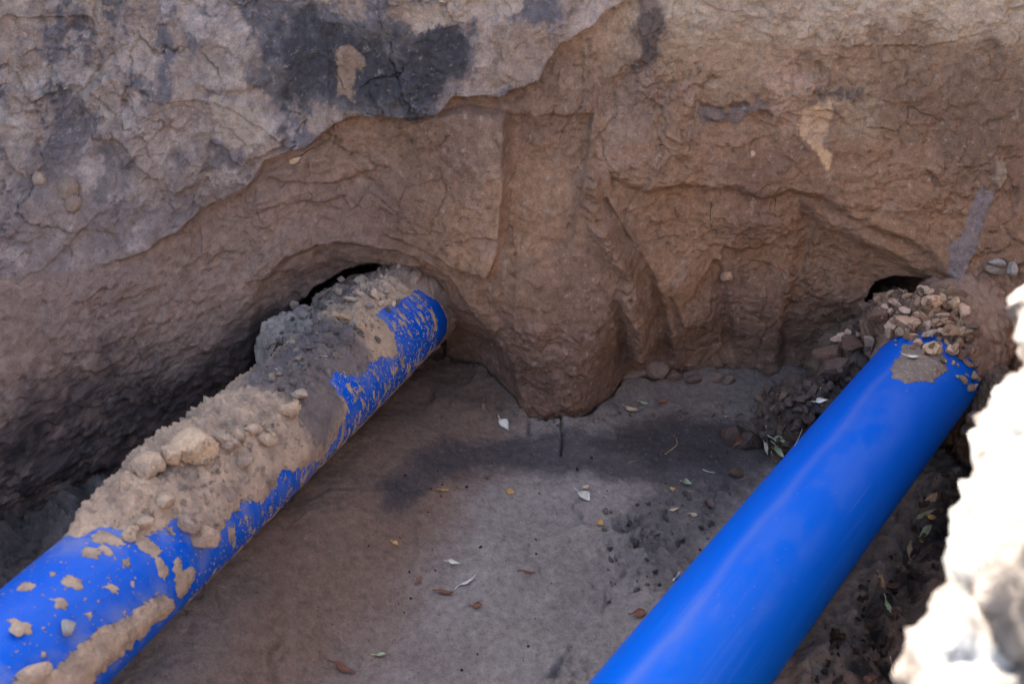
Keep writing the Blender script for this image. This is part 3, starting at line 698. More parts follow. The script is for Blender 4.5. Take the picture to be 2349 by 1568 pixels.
blob('soil', bd(2055,745,3.12), (.10,.10,.10), 314, .025, (118,94,80), 'reddish broken earth at the upper left of the filled hole', 'stuff')
blob('soil', bd(2135,785,3.12), (.155,.11,.178), 311, .03, (140,112,92), 'broken earth filling the hole above the clean pipe', 'stuff')
blob('soil', bd(2140,760,3.04), (.125,.10,.115), 312, .025, (140,112,92), 'broken earth lying on the end of the clean pipe', 'stuff')
blob('soil', bd(2232,850,3.16), (.06,.10,.16), 313, .03, (112,90,76), 'brown earth packed right of the clean pipe end', 'stuff')
blob('soil', bd(1985,850,3.28), (.17,.16,.15), 315, .045, (104,86,74), 'crumbled dark soil sloping down left of the clean pipe', 'stuff')
blob('soil', bd(1870,960,3.16), (.17,.16,.10), 318, .04, (88,74,66), 'crumbly dark soil spread over the floor beside the clean pipe', 'stuff')
blob('soil', bd(2262,960,3.00), (.07,.14,.18), 321, .03, (112,92,78), 'soil fallen down right of the clean pipe', 'stuff')
blob('soil', bd(2080,1070,3.0)+np.array([.42,0,-.25]), (.25,.45,.12), 322, .05, (78,66,60), 'dark loose soil in the trough right of the clean pipe', 'stuff')

bpy.context.view_layer.update()
DG = bpy.context.evaluated_depsgraph_get()
def cast(px, py):
    r = Vector(ray(px, py)).normalized()
    ok, loc, nor, _, o, _ = SC.ray_cast(DG, CAMP, r)
    if not ok: return None
    if nor.dot(r) > 0: nor = -nor
    return loc, nor, r
import bmesh
_ico = {}
def ico(sub):
    if sub not in _ico:
        bm = bmesh.new(); bmesh.ops.create_icosphere(bm, subdivisions=sub, radius=1)
        v = np.array([x.co[:] for x in bm.verts]); f = np.array([[q.index for q in x.verts] for x in bm.faces]); bm.free(); _ico[sub] = (v, f)
    return _ico[sub]
def rock_co(seed, scale, sub=4, cuts=9, rounded=0.0):
    rnd = np.random.RandomState(seed); v, f = ico(sub); v = v.copy()
    for k in range(cuts):
        n = rnd.normal(size=3); n /= np.linalg.norm(n); d = rnd.uniform(.38, .72)+rounded*.30
        q = v@n; v -= np.outer(np.maximum(q-d, 0)*(1-.3*rounded), n)
    p, q = v[:,0]+.6*v[:,2]+seed, v[:,1]-.7*v[:,2]
    lump = fbm(p*1.6, q*1.6, 4, seed, gain=.6)*.10 + fbm(p*7, q*7, 4, seed+1, gain=.7)*.08 + .04*ridged(p*3, q*3, 3, seed+2)
    v = v*(1+lump)[:,None]
    return v*np.array(scale), f
def orient(phi, rnd, jit=.25):
    X_ = (RT*math.cos(phi)+UPV*math.sin(phi)); Z_ = (-RT*math.sin(phi)+UPV*math.cos(phi)); Y_ = FW
    m = Matrix((X_, Y_, Z_)).transposed()
    return (m.to_4x4() @ Euler((rnd.uniform(-jit,jit), rnd.uniform(-jit*.4,jit*.4), rnd.uniform(-jit,jit))).to_matrix().to_4x4())
pend = []
def clod(px, py, w_, h_, phi, colr, label, name='clod', lift=.25, group=None, rounded=0.0, sub=4, cat='clod', depth_r=None, cuts=9):
    pend.append((px, py, w_, h_, phi, colr, label, name, lift, group, rounded, sub, cat, depth_r, cuts))
def flush():
    hits = [cast(p[0], p[1]) for p in pend]
    for i, (p, h) in enumerate(zip(pend, hits)):
        if h is None: continue
        px, py, w_, h_, phi, colr, label, name, lift, group, rounded, sub, cat, depth_r, cuts = p
        loc, nor, r = h; d = (loc-CAMP).dot(FW); a = w_*d/F/2*1.6; c = h_*d/F/2*1.6; b = depth_r*d/F if depth_r else (a+c)*.45
        sd = int(px*7+py*13) % 9973; rnd = random.Random(sd)
        co, f = rock_co(sd, (a, b, c), sub, cuts, rounded)
        o = mesh_from(name, co, f, M_clod, smooth=False)
        o.color = (*(lin(*colr)*np.array([1.03,1.0,1.0])), 1)
        o.matrix_world = Matrix.Translation(loc + (nor*.6-r*.6)*lift*min(a, b, c)*2) @ orient(math.radians(phi), rnd)
        tag(o, label, cat, group)
    pend.clear()
def A5(x, y): return 550.5+x*.25, 587.2+y*.25        # the two close-ups the clods were measured in
def A6(x, y): return 1761.7+x*.25, 587.2+y*.25
GL = 'clods heaped at the far end of the muddy pipe'
TAN, PINK, GREY, DK = (188,160,136), (174,147,130), (142,128,120), (104,94,92)
for (x, y, w_, h_, ph, c, lb) in [
 (1150,215,115,95,-20,TAN,'large tan clod under the dark crack at the top of the arch'),
 (1290,200,60,40,-30,PINK,'small tan clod right beside the large one under the crack'),
 (940,225,62,45,20,PINK,'squarish clod left of the large one under the crack'),
 (860,245,50,28,30,PINK,'thin clod sliver on the rim left of the squarish one'),
 (672,345,112,66,12,TAN,'flat pointed clod at the upper left end of the heap'),
 (748,375,150,28,38,PINK,'long narrow clod slanting below the flat pointed one'),
 (915,325,72,60,-8,TAN,'wedge shaped clod in the middle of the upper heap'),
 (1060,285,100,30,32,PINK,'slim slanting clod just below the large top one'),
 (1075,350,82,66,0,PINK,'blunt clod under the slim slanting one'),
 (1000,402,140,42,-3,TAN,'wide flat slab clod across the middle of the heap'),
 (1235,350,58,84,15,TAN,'upright angular clod right of the slab'),
 (1330,335,52,42,-20,PINK,'small clod at the upper right of the upright one'),
 (1402,432,44,66,25,TAN,'pointed clod nearest the bare blue end of the pipe'),
 (1290,440,52,46,0,TAN,'small blocky clod left of the pointed one by the blue'),
 (1180,468,60,46,0,GREY,'dull grey clod below the upright angular one'),
 (805,432,72,54,20,PINK,'clod below the left end of the slab'),
 (688,470,44,42,0,PINK,'small rounded clod left of the middle heap'),
 (480,462,74,60,15,PINK,'rounded pinkish clod on the left shoulder of the heap'),
 (595,468,52,44,0,GREY,'small grey clod right of the pinkish shoulder one'),
 (545,545,104,74,-12,GREY,'angular grey clod below the shoulder of the heap'),
 (330,780,200,105,57,(156,140,130),'biggest grey clod, leaning down off the left side of the pipe'),
 (935,575,116,62,-10,(172,142,110),'orange tan clod in the middle of the muddy pipe end'),
 (1098,640,66,112,8,(176,150,120),'upright tan clod with a dark underside on the pipe end'),
 (985,745,112,122,0,DK,'round dark grey clod with a tan lower rim on the pipe'),
 (860,545,70,60,0,(170,142,112),'tan clod touching the orange tan one at its left'),
 (730,790,96,34,-8,DK,'flat dark clod left of the round dark one'),
 (630,832,100,32,-5,DK,'long dark clod low on the left of the pipe end'),
 (780,650,80,60,20,(104,98,98),'dark blocky clod above the flat dark one'),
 (650,690,80,58,-20,(110,104,102),'grey clod beside the biggest leaning one'),
 (700,600,70,50,10,(116,108,104),'grey clod under the angular grey one'),
 (372,1238,44,40,0,(80,74,76),'small round black grey clod on the dark stretch of mud'),
 (530,1272,54,42,0,(160,134,108),'tan clod on the dark stretch of mud'),
 (485,1150,60,46,10,(112,102,98),'grey clod in the centre of the dark stretch of mud'),
 (552,942,58,38,5,(124,114,108),'pale grey clod near the top of the dark stretch'),
 (330,1040,26,20,0,(182,168,152),'tiny pale pebble clod on the dark stretch'),
 (570,1040,52,44,0,(96,88,86),'rounded dark clod between the grey ones on the dark stretch')]:
    X_, Y_ = A5(x, y); clod(X_, Y_, w_*.25, h_*.25, ph, c, lb, group=GL, rounded=.4 if c in (DK,) else 0, cuts=12, lift=.45)
for (x, y, w_, h_, c, lb) in [
 (450,1030,66,52,(190,164,134),'biggest pale tan clod sitting on the crust halfway along the pipe'),
 (350,1062,52,38,(172,148,124),'lumpy tan clod at the edge left of the biggest pale one'),
 (335,1085,36,28,(160,138,118),'small clod below the lumpy one at the pipe edge'),
 (392,1050,40,34,(176,152,126),'clod between the lumpy edge one and the biggest pale one'),
 (512,1003,30,18,(170,148,126),'small flat clod right above the biggest pale one'),
 (545,995,26,22,(164,142,120),'rounded clod at the right of a small cluster on the crust'),
 (532,1015,24,18,(160,140,120),'lowest clod of the small cluster on the crust'),
 (518,1024,20,16,(156,136,118),'small clod touching the right side of the biggest pale one'),
 (572,985,24,18,(176,152,128),'single clod above the cluster on the crust'),
 (665,940,40,26,(178,150,122),'tan clod where grey mud meets tan mud'),
 (684,905,26,20,(166,146,124),'tan clod inside the lower grey mud'),
 (300,1225,28,26,(178,154,128),'tan clod at the lower end of the crust'),
 (330,1200,26,20,(170,146,122),'clod just above the lowest crust clods'),
 (460,1235,50,36,(160,134,112),'brown tan clod hanging at the lower right lip of the crust'),
 (428,1205,36,28,(150,130,114),'greyish clod above the lower right lip of the crust'),
 (380,1150,30,24,(170,148,124),'clod in the middle of the lower crust'),
 (610,1010,30,24,(170,146,120),'clod near the right border of the upper crust'),
 (560,1060,26,22,(150,130,112),'brown clod in the middle of the upper crust'),
 (70,1545,52,36,(168,146,124),'rough lump of mud on the pipe at the bottom left corner of the photo'),
 (38,1447,22,20,(176,156,134),'pale clod stuck alone on bare blue near the left photo edge'),
 (155,1438,26,24,(150,144,136),'flat round grey clod stuck alone on bare blue')]:
    clod(x, y, w_, h_, random.Random(x).uniform(-20,20), c, lb, group='clods on the crust of the muddy pipe', rounded=.5, cuts=7)
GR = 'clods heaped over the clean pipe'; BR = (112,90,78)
for (x, y, w_, h_, ph, c, lb) in [
 (1085,296,80,34,-12,TAN,'flat clod at the top left of the heap under the dark gap'),
 (1165,288,60,50,-40,TAN,'pointed clod second along the top of the heap'),
 (1280,305,110,48,0,BR,'shaded brown clod at the top centre of the heap'),
 (1282,372,72,56,-10,(160,128,102),'orange brown clod below the shaded top one'),
 (1412,335,86,104,5,TAN,'upright tan clod in the middle of the top row'),
 (1500,330,52,60,-35,PINK,'narrow clod leaning on the upright one'),
 (1400,395,60,70,0,TAN,'clod directly under the upright tan one'),
 (1522,430,150,96,-5,(186,158,130),'large smooth pale clod at the upper right of the heap'),
 (1678,445,104,88,-20,(186,158,130),'square pale clod right of the large smooth one'),
 (1788,525,84,120,20,TAN,'tall clod at the right shoulder of the heap'),
 (1640,566,160,52,-8,PINK,'long flat slab below the square pale one'),
 (1625,612,130,38,-14,PINK,'second flat slab stacked under the long one'),
 (1412,560,150,40,-32,TAN,'slanting bar shaped clod in the heart of the heap'),
 (1168,440,118,36,-38,PINK,'slanting bar shaped clod on the upper left flank'),
 (1262,508,100,46,6,TAN,'flat clod under the slanting left bar'),
 (1232,560,130,40,-14,PINK,'thin layered clod above the big layered one'),
 (1370,592,100,42,-22,PINK,'clod wedged under the slanting central bar'),
 (1296,645,200,96,-16,(170,144,120),'biggest layered clod, grained and lying low on the left'),
 (1062,462,88,42,25,PINK,'clod on the left edge of the heap'),
 (1130,515,66,50,0,TAN,'small clod between the left edge and the flat one'),
 (1040,490,52,40,0,PINK,'clod at the outermost left edge of the heap'),
 (1100,640,100,104,-60,TAN,'ridged clod on the lower left flank above blue'),
 (1470,742,110,72,28,(160,142,126),'smooth grey wedge pointing left near the bottom'),
 (1512,850,136,106,-8,(180,154,126),'angular tan clod lowest on the pipe crown'),
 (1690,700,190,100,-6,(152,122,96),'broad orange brown clod at the lower right'),
 (1560,600,66,60,0,PINK,'clod left of the stacked flat slabs'),
 (1480,640,80,56,-20,PINK,'clod right of the biggest layered one'),
 (1580,700,76,60,10,TAN,'clod left of the broad orange brown one'),
 (1662,865,92,84,0,TAN,'blocky clod right of the lowest angular one'),
 (1320,755,104,52,-10,(170,138,108),'rusty tan clod under the biggest layered one'),
 (1372,802,80,56,-30,TAN,'clod touching the blue crown at the bottom of the heap'),
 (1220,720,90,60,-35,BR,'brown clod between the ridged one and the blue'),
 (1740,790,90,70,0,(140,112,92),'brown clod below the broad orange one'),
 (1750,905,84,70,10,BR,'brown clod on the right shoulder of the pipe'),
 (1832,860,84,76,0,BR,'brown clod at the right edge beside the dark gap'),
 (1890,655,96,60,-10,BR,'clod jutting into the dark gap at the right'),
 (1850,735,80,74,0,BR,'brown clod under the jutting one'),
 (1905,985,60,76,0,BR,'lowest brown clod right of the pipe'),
 (1600,960,60,40,0,BR,'small brown clod at the rim where pipe meets heap'),
 (1042,362,100,52,6,BR,'clod in the shaded upper left corner of the heap'),
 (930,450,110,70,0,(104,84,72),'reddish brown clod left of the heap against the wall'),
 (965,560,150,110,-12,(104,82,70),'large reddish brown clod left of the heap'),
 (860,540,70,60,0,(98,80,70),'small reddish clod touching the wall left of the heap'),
 (690,722,72,42,-5,TAN,'pale clod in the row above the dark brown block'),
 (612,765,70,50,35,TAN,'pale clod at the left end of the row'),
 (755,706,50,48,-50,TAN,'small tilted clod in the pale row'),
 (822,722,50,38,-20,PINK,'last clod at the right of the pale row'),
 (660,780,50,44,0,PINK,'clod tucked under the pale row'),
 (825,800,190,100,-8,(104,82,70),'large dark brown block under the pale row'),
 (945,790,84,120,20,(140,122,108),'knobbly grey tan clod left of the blue pipe rim'),
 (945,870,60,70,0,(140,122,108),'clod below the knobbly one at the pipe rim'),
 (545,880,210,130,14,(106,84,72),'big flat faced brown block at the foot of the wall'),
 (595,1080,220,190,10,(94,76,68),'biggest brown block standing on the floor by the wall'),
 (855,970,110,110,0,(84,72,68),'dark clod between the big block and the pipe'),
 (720,1120,80,70,0,(82,70,66),'dark clod right of the biggest brown block'),
 (300,1320,90,90,0,(84,72,66),'rounded dark clod left on the floor rubble'),
 (375,1190,90,90,0,(88,74,68),'dark clod left of the biggest brown block'),
 (440,1440,220,110,0,(66,60,60),'dark mound like clod at the lower edge of the rubble'),
 (100,1370,80,60,0,(84,72,66),'outermost left clod of the floor rubble')]:
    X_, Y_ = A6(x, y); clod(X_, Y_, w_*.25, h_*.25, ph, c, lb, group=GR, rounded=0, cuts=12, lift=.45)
# foot of the wall: slumped lumps along the crack
for (x, y, w_, h_, ph, c, lb) in [
 (1455,862,40,20,15,(132,112,98),'smooth slumped clod at the left of the row along the wall foot'),
 (1508,850,36,28,-10,(118,98,86),'upright slumped clod second along the wall foot'),
 (1545,868,30,24,25,(104,84,74),'darker clod third along the wall foot'),
 (1590,872,34,17,5,(104,86,76),'flat clod in the middle of the wall foot row'),
 (1640,868,27,20,-10,(118,98,86),'small rounded clod fourth along the wall foot'),
 (1672,872,25,17,10,(110,92,80),'last clod at the right of the wall foot row'),
 (1668,634,20,16,0,(168,136,108),'tiny pale clod stuck on the ragged flap of the wall'),
 (1726,352,9,12,0,(184,156,130),'single pale pebble stuck in the middle of the right wall'),
 (678,369,32,11,5,(190,160,128),'single flat tan clod under the dark slab'),
 (160,440,34,46,20,(140,118,102),'upper lump stuck on the far left wall'),
 (168,470,28,30,0,(132,110,96),'lower lump stuck on the far left wall'),
 (92,412,20,34,-15,(150,128,110),'small upright lump at the far left of the wall'),
 (2290,603,34,11,-12,(150,146,140),'pale grey flake on top of the lump at the right edge'),
 (2285,620,36,16,-10,(124,112,102),'broken grey clod under the pale flake'),
 (2322,618,14,24,0,(146,138,130),'small upright flake beside the pale one'),
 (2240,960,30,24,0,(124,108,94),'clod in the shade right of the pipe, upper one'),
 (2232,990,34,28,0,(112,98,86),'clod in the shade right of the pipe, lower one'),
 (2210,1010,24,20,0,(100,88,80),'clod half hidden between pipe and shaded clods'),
 (1682,1005,34,50,20,(84,68,60),'dark block lying on the floor by a dry leaf'),
 (1714,1015,40,44,0,(78,66,60),'second dark block right of the leaf'),
 (1690,1085,34,16,-12,(96,78,66),'thin brown clod on the dark floor patch')]:
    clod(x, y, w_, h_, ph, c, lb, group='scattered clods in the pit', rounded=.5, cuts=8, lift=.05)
flush()

# crumbs: many small copies of a few pieces
bpy.context.view_layer.update(); DG = bpy.context.evaluated_depsgraph_get()
PROTO = [rock_co(700+k, (1.25, 1, .8), 3, 10, .0) for k in range(10)]
rnd = random.Random(5)
def scatter(poly, n, smin, smax, cols, label, group, name='crumbs', power=2.2):
    xs = [p[0] for p in poly]; ys = [p[1] for p in poly]; k = 0; tries = 0; res = []
    while k < n and tries < n*30:
        tries += 1; x_, y_ = rnd.uniform(min(xs), max(xs)), rnd.uniform(min(ys), max(ys))
        if sdp(np.array([x_]), np.array([y_]), poly, 5)[0] < 0: continue
        h = cast(x_, y_)
        if h is None: continue
        res.append((h, smin+(smax-smin)*rnd.random()**power, rnd.choice(cols))); k += 1
    V, Fc, Cc, n = [], [], [], 0
    for (loc, nor, r), s_, c in res:
        d = (loc-CAMP).dot(FW)*s_/F/2; v, f = rnd.choice(PROTO); q = rnd.uniform(.8, 1.25)
        m = np.array(Euler([rnd.uniform(0, 6.28) for _ in range(3)]).to_matrix()); vv = (v*np.array([d*q, d/q, d*rnd.uniform(.7, 1.1)]))@m.T + np.array(loc+nor*d*.35)
        V.append(vv); Fc.append(f+n); n += len(v); Cc.append(np.tile(lin(*c)*rnd.uniform(.85, 1.12), (len(v), 1)))
    o = mesh_from(name, np.concatenate(V), np.concatenate(Fc), M_soil, np.concatenate(Cc), smooth=False); tag(o, label, None, None, 'stuff')
scatter([(1840,890),(1950,820),(1995,790),(1890,925),(1830,1005),(1775,1070),(1740,960),(1740,905)], 150, 6, 36, [(92,76,68),(82,70,64),(100,82,70)], 'small dark crumbs of soil in the rubble left of the clean pipe', 'dark crumbs of the rubble')
scatter([(2010,690),(2060,655),(2180,670),(2240,800),(2245,920),(2160,830),(2040,790)], 130, 7, 28, [(156,130,108),(136,110,90),(170,144,118)], 'small tan crumbs among the clods over the clean pipe', 'tan crumbs over the clean pipe')
scatter([(640,700),(820,640),(920,690),(860,830),(700,880),(600,880)], 110, 6, 26, [(150,130,112),(110,102,98),(130,116,104)], 'small grey tan crumbs among the clods at the far end of the muddy pipe', 'crumbs at the muddy pipe end')
scatter([(330,1080),(560,960),(700,900),(690,1050),(480,1230),(230,1230)], 240, 4, 17, [(184,158,130),(160,138,116),(150,130,112)], 'small tan crumbs on the thick crust of the muddy pipe', 'crumbs on the mud crust')
FLOORP = [(760,1240),(900,1120),(1000,960),(1280,980),(1700,930),(1740,1100),(1480,1400),(1340,1568),(500,1568)]
scatter(FLOORP, 130, 2, 10, [(44,40,42),(50,44,44)], 'tiny black specks of soil on the mud floor', 'black specks on the floor', power=3)
scatter([(1740,905),(1300,960),(1060,880),(1100,930),(1290,1000),(1500,960),(1700,980),(1800,1050)], 130, 4, 16, [(116,98,86),(98,84,76),(130,112,98)], 'small brown crumbs lying along the foot of the wall', 'crumbs along the wall foot')
scatter([(1390,1170),(1560,1130),(1700,1120),(1640,1230),(1540,1350),(1400,1400),(1330,1330)], 90, 4, 24, [(92,82,76),(76,68,66),(108,97,90)], 'small grey crumbs trampled into the floor left of the clean pipe', 'trampled crumbs on the floor', power=2.8)
scatter([(2060,1250),(2200,1000),(2230,1100),(2100,1400),(2000,1568),(1850,1568),(1900,1450)], 160, 5, 30, [(92,72,58),(70,58,52),(60,50,46)], 'small brown crumbs in the trough right of the clean pipe', 'crumbs in the trough')

# ------------------------------------------------------------------ leaves and twigs
def leaf_mat(name, rgb, rgb2):
    m, t, b = new_mat(name); N = t.nodes; L = t.links
    tc = N.new('ShaderNodeTexCoord'); n = N.new('ShaderNodeTexNoise'); n.inputs['Scale'].default_value = 90; n.inputs['Detail'].default_value = 5
    L.new(tc.outputs['Object'], n.inputs['Vector']); mx = N.new('ShaderNodeMix'); mx.data_type = 'RGBA'
    r = N.new('ShaderNodeMapRange'); r.inputs['From Min'].default_value = .35; r.inputs['From Max'].default_value = .65; L.new(n.outputs[0], r.inputs[0]); L.new(r.outputs[0], mx.inputs[0])
    mx.inputs[6].default_value = (*lin(*rgb), 1); mx.inputs[7].default_value = (*lin(*rgb2), 1); L.new(mx.outputs[2], b.inputs['Base Color'])
    b.inputs['Roughness'].default_value = .7; b.inputs['Specular IOR Level'].default_value = .2
    return m
LM = {'white': leaf_mat('leaf_pale', (206,200,188), (176,166,148)), 'tan': leaf_mat('leaf_tan', (190,152,96), (160,118,70)), 'rust': leaf_mat('leaf_rust', (128,84,62), (98,62,50)),
      'beige': leaf_mat('leaf_beige', (196,170,136), (156,128,98)), 'green': leaf_mat('leaf_green', (140,150,110), (170,170,140)), 'twig': leaf_mat('twig_bark', (170,140,104), (130,104,78)), 'root': leaf_mat('root_dark', (60,48,42), (44,36,32))}
def leaf(px, py, L_, W_, phi, kind, label, curl=.8, fold=.9, group='dry leaves on the pit floor', lift=.004):
    h = cast(px, py)
    if h is None: return
    loc, nor, r = h; d = (loc-CAMP).dot(FW); L2 = L_*d/F*.85; W2 = W_*d/F*1.05
    sd = int(px+py*3); rn = random.Random(sd); nu, nv = 17, 9; co = []
    for i in range(nu):
        t = i/(nu-1); wd_ = W2*.5*math.sin(math.pi*min(t*1.02+.0,1))**.7*(1.25-.6*t)+.0003; a = curl*(t-.5)
        for j in range(nv):
            s_ = (j/(nv-1)-.5)*2; an = s_*fold*(1+.3*math.sin(t*5+sd))
            rr_ = wd_/max(fold, .2)
            x_ = (t-.5)*L2 + .06*L2*math.sin(s_*2+sd); y_ = rr_*math.sin(an); z_ = rr_*(1-math.cos(an)) + L2*.35*curl*(t-.5)**2*2
            y_ += .08*L2*math.sin(t*3+sd); z_ += .02*L2*math.sin(t*9+j+sd)
            co.append((x_, y_, z_))
    f = grid_faces(nu, nv)
    n0 = len(co); K = 6      # the stalk
    for i in range(5):
        t = i/4; c0 = Vector((-.5*L2-t*L2*.35, .08*L2*math.sin(sd)+.1*L2*t*t*math.sin(sd*2), L2*.18*abs(curl)+.05*L2*t))
        for k in range(K):
            an = k/K*2*math.pi; co.append((c0.x, c0.y+.0011*math.cos(an), c0.z+.0011*math.sin(an)))
    f2 = [(n0+i*K+k, n0+i*K+(k+1)%K, n0+(i+1)*K+(k+1)%K, n0+(i+1)*K+k) for i in range(4) for k in range(K)]
    o = mesh_from('dry_leaf', np.array(co), np.concatenate([f, np.array(f2)]), LM[kind])
    sm = o.modifiers.new('thick', 'SOLIDIFY'); sm.thickness = .0006
    # lie along the surface, heading so that it points at angle phi in the view
    n = nor.normalized(); hd = RT*math.cos(phi)+UPV*math.sin(phi); hd = (hd - n*hd.dot(n)).normalized(); sd2 = n.cross(hd)
    m = Matrix((hd, sd2, n)).transposed().to_4x4()
    o.matrix_world = Matrix.Translation(loc+n*lift) @ m @ Euler((rn.uniform(-.3,.3), rn.uniform(-.15,.15), 0)).to_matrix().to_4x4()
    tag(o, label, 'leaf', group)
R = math.radians
for a in [
 (1157,978,40,22,R(-58),'white','pale curled leaf lying below the tip of the wall bulge'),
 (1450,942,46,20,R(-70),'beige','rolled beige leaf on the crest near the wall foot, left of an olive one'),
 (1476,927,22,12,R(-30),'green','small olive leaf beside the rolled beige one'),
 (1517,922,36,14,R(8),'rust','red brown leaf furthest back on the floor'),
 (1168,1128,16,28,R(80),'tan','bright yellow tan leaf, upright, in the middle of the floor'),
 (1336,1142,40,28,R(-65),'white','white triangular leaf in the middle of the floor'),
 (1345,1119,18,16,R(60),'beige','tiny tan leaf with a stalk just above the white triangular one'),
 (1574,1111,32,18,R(20),'green','yellowish green leaf on the dark patch'),
 (1692,1008,38,12,R(55),'rust','brown orange leaf leaning on a dark block'),
 (1762,1020,44,16,R(-75),'white','left leaf of the whitish cluster by the clean pipe'),
 (1790,1012,44,16,R(-15),'green','right leaf of the whitish cluster by the clean pipe'),
 (1788,1032,40,20,R(-45),'green','lower leaf of the whitish cluster by the clean pipe'),
 (1774,1055,32,16,R(-80),'green','lowest green leaf under the whitish cluster'),
 (1884,922,32,14,R(8),'white','pale leaf next to the clean pipe by the rubble'),
 (1880,905,36,10,R(50),'beige','thin beige leaf above the pale one by the rubble'),
 (905,1248,18,12,R(-60),'tan','small tan leaf at the left of the floor'),
 (1042,1291,34,12,R(8),'white','short white leaf left of centre'),
 (1077,1334,50,14,R(50),'white','long narrow white leaf curving up beside the short one'),
 (1024,1362,44,20,R(-12),'rust','orange brown leaf below the white ones'),
 (1094,1390,28,16,R(-5),'rust','rounded brown leaf right of the orange brown one'),
 (960,1332,22,10,R(60),'rust','dark brown leaf sliver left of the white ones'),
 (1212,1312,36,8,R(0),'rust','thin rusty leaf in the centre foreground'),
 (1374,1200,24,18,R(45),'tan','orange leaf near the trampled prints'),
 (1466,1408,36,26,R(20),'rust','red brown leaf close to the left edge of the clean pipe'),
 (1560,1322,24,16,R(30),'white','pinkish white scrap touching the clean pipe edge'),
 (788,1537,64,28,R(12),'rust','largest brown leaf at the bottom of the photo'),
 (875,1505,30,12,R(-20),'green','dull olive leaf right above the largest brown one'),
 (1590,1180,20,14,R(0),'beige','small beige scrap on the dark patch'),
 (1550,1170,24,14,R(10),'beige','greyish scrap left of the small beige one'),
 (1625,1165,28,10,R(15),'rust','thin rust leaf at the right of the dark patch'),
 (1115,1098,12,10,R(0),'rust','tiny red leaf above the tan upright one'),
 (1020,1128,30,8,R(25),'tan','thin tan sliver left of the yellow tan leaf'),
 (1540,1122,10,14,R(80),'tan','tiny tan bit left of the yellowish green leaf'),
 (2090,821,34,13,R(-15),'white','pale leaf lying on the sand patch of the clean pipe'),
 (2132,1142,46,22,R(40),'beige','uppermost beige leaf in the trough right of the clean pipe'),
 (2122,1172,52,16,R(48),'green','olive leaf just below the uppermost one in the trough'),
 (2140,1185,24,18,R(-10),'tan','small orange leaf in the trough'),
 (2128,1219,46,22,R(10),'green','broad dull green leaf in the trough'),
 (2112,1242,18,16,R(0),'tan','small tan leaf under the broad green one'),
 (2082,1262,52,26,R(75),'beige','large beige leaf standing in the trough'),
 (2062,1298,40,26,R(40),'beige','large beige leaf below the standing one'),
 (2022,1325,48,18,R(-65),'beige','curled yellowish leaf halfway down the trough'),
 (2037,1394,42,12,R(-85),'green','narrow upright leaf low in the trough'),
 (2058,1420,36,18,R(-60),'rust','rusty curled leaf low in the trough'),
 (2050,1540,50,24,R(-70),'beige','beige leaf at the bottom of the trough'),
 (2000,1560,44,20,R(10),'rust','reddish leaf lowest in the trough')]:
    leaf(*a, group='dry leaves on the pit floor' if a[0] < 2000 else 'dry leaves right of the clean pipe')
def twig(pts, rad, mat, label, name='twig', lift=.003, cat='twig', group=None):
    P = []
    for x_, y_ in pts:
        h = cast(x_, y_)
        if h: P.append(np.array(h[0]+h[1]*lift))
    if len(P) < 2: return
    C = cr_path(P, 6); C, _ = resample(C, .004); T = np.gradient(C, axis=0); T /= np.linalg.norm(T, axis=1)[:,None]+1e-9
    A = np.cross(T, [.3,.5,.8]); A /= np.linalg.norm(A, axis=1)[:,None]+1e-9; B = np.cross(T, A); K = 7; n = len(C)
    an = np.arange(K)/K*2*math.pi; rr_ = rad*np.linspace(1, .45, n)
    co = C[:,None,:]+rr_[:,None,None]*(np.cos(an)[None,:,None]*A[:,None,:]+np.sin(an)[None,:,None]*B[:,None,:])
    i = np.arange(n-1)[:,None]*K; j = np.arange(K)[None,:]; f = np.stack([i+j, i+(j+1)%K, i+K+(j+1)%K, i+K+j], -1).reshape(-1,4)
    o = mesh_from(name, co.reshape(-1,3), f, LM[mat]); tag(o, label, cat, group)
GT = 'twigs and stalks on the floor'; GW = 'roots poking out of the wall'
twig([(1526,1042),(1543,1030),(1553,1020),(1551,1005)], .0022, 'twig', 'bent tan twig on the dark floor patch', group=GT)
twig([(1612,1078),(1625,1083),(1640,1085)], .0016, 'white', 'short white twig right of the bent one', group=GT)
twig([(1440,1062),(1455,1058),(1465,1056)], .0012, 'twig', 'thin tan twig left of the bent one', group=GT)
twig([(1757,975),(1759,1000),(1764,1020)], .0010, 'white', 'upright pale stalk at the whitish leaf cluster', group=GT)
twig([(1840,985),(1832,1010),(1824,1025)], .0010, 'white', 'pale stalk slanting against the clean pipe', group=GT)
twig([(1348,1102),(1346,1112),(1343,1120)], .0008, 'twig', 'hair thin stalk over the white triangular leaf', group=GT)
twig([(2182,1050),(2192,1038),(2202,1026)], .0012, 'twig', 'tan stalk in the shade right of the clean pipe', group=GT)
twig([(1538,583),(1543,592),(1540,600),(1547,606),(1541,615)], .0014, 'beige', 'wiggly pale root near the curved groove', 'root', cat='root', group=GW)
twig([(1728,452),(1732,462),(1734,470)], .0022, 'beige', 'short thick pale root in the middle of the right wall', 'root', cat='root', group=GW)
twig([(1632,465),(1630,500),(1636,535)], .0010, 'root', 'long dark root hanging down the right wall', 'root', cat='root', group=GW)
twig([(1780,452),(1776,480),(1778,498)], .0010, 'root', 'dark root right of the long one', 'root', cat='root', group=GW)
twig([(1511,333),(1522,332),(1535,342)], .0016, 'root', 'short dark root curving above the groove', 'root', cat='root', group=GW)
twig([(690,358),(705,345),(722,340)], .0016, 'root', 'dark root under the left slab', 'root', cat='root', group=GW)
twig([(2035,480),(2037,495),(2040,505)], .0010, 'beige', 'short pale root hair on the right wall', 'root', cat='root', group=GW)
twig([(735,815),(760,818),(790,819)], .0010, 'white', 'white straw lying on the clods of the muddy pipe', cat='twig', group=GT)

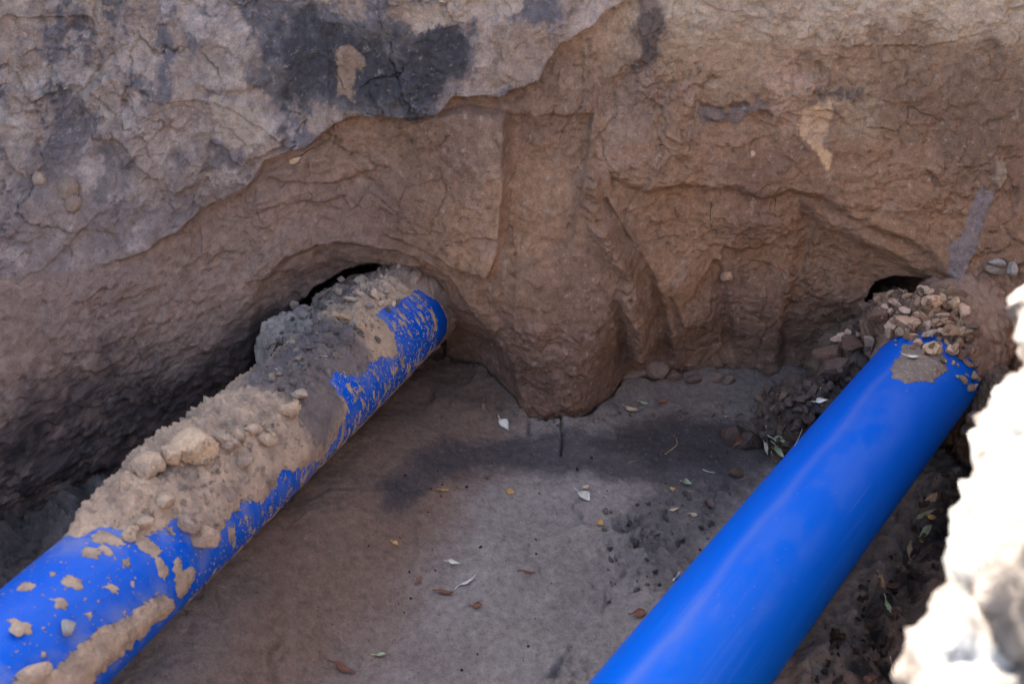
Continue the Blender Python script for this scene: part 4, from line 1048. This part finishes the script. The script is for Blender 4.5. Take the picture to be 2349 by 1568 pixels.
# ------------------------------------------------------------------ sunlit spoil at the right edge
def heap():
    v, f = ico(3); rn = random.Random(3); allv = []; allf = []; n = 0
    S = []
    for (x_, y_, d, r) in [(2452,700,1.36,78),(2490,800,1.32,130),(2435,885,1.29,85),(2410,975,1.25,110),(2440,1060,1.21,180),(2395,1130,1.17,120),(2380,1215,1.13,115),(2330,1290,1.09,90),(2290,1372,1.06,85),
                           (2235,1450,1.03,90),(2200,1530,1.00,105),(2570,1330,1.02,350),(2240,1700,.94,150),(2580,1000,1.20,230)]:
        r_ = r*d/F; c = at_depth(x_, y_, d); S.append((c, (r_, r_, r_)))
        if r < 200: S.append((c+np.array([.12, .02, -.20]), (r_*1.5, r_*1.5, .17)))
    for c, rad in [((1.55,.95,.85),(.62,.5,.30)), ((1.15,.35,.75),(.55,.5,.28)), ((1.8,1.25,.8),(.6,.4,.45)), ((1.4,.9,.45),(.55,.35,.62)), ((1.55,1.72,.3),(.37,.45,.62)), ((1.27,1.2,.35),(.42,.4,.65)), ((1.1,.35,.35),(.42,.45,.62))]:
        S.append((np.array(c), rad))
    for c, rad in S:
        allv.append(v*np.array(rad)+c); allf.append(f+n); n += len(v)
    o = mesh_from('earth_bank', np.concatenate(allv), np.concatenate(allf), M_heap)
    md_ = o.modifiers.new('r', 'REMESH'); md_.mode = 'VOXEL'; md_.voxel_size = .011
    bpy.context.view_layer.update(); me = bpy.data.meshes.new_from_object(o.evaluated_get(bpy.context.evaluated_depsgraph_get()))
    o.modifiers.clear(); o.data = me
    co = np.empty(len(me.vertices)*3, np.float32); me.vertices.foreach_get('co', co); co = co.reshape(-1,3)
    no = np.empty(len(me.vertices)*3, np.float32); me.vertices.foreach_get('normal', no); no = no.reshape(-1,3)
    p, q = co[:,0]+.7*co[:,2], co[:,1]-.6*co[:,2]
    d = .035*fbm(p*7, q*7, 4, 401)+.045*np.abs(fbm(p*18, q*18, 5, 402, gain=.62))+.008*fbm(p*60,q*60,3,404)
    me.vertices.foreach_set('co', (co+no*d[:,None]).astype(np.float32).ravel())
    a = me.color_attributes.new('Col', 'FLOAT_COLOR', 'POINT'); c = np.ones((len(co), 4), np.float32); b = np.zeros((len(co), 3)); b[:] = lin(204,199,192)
    b = mixc(b, lin(150,136,124), ss(-.08,.2,fbm(p*12,q*12,5,403)+ss(.50,.75,co[:,0]-.25*co[:,1])*.22+ss(.85,.6,co[:,1])*.22)*.85); c[:,:3] = b; a.data.foreach_set('color', c.ravel())  # mottled soil, with shade painted in as brown towards the near right
    me.polygons.foreach_set('use_smooth', np.ones(len(me.polygons), bool)); me.materials.clear(); me.materials.append(M_heap)
    tag(o, 'sunlit pale earth bank blurred in the right foreground', None, None, 'structure')
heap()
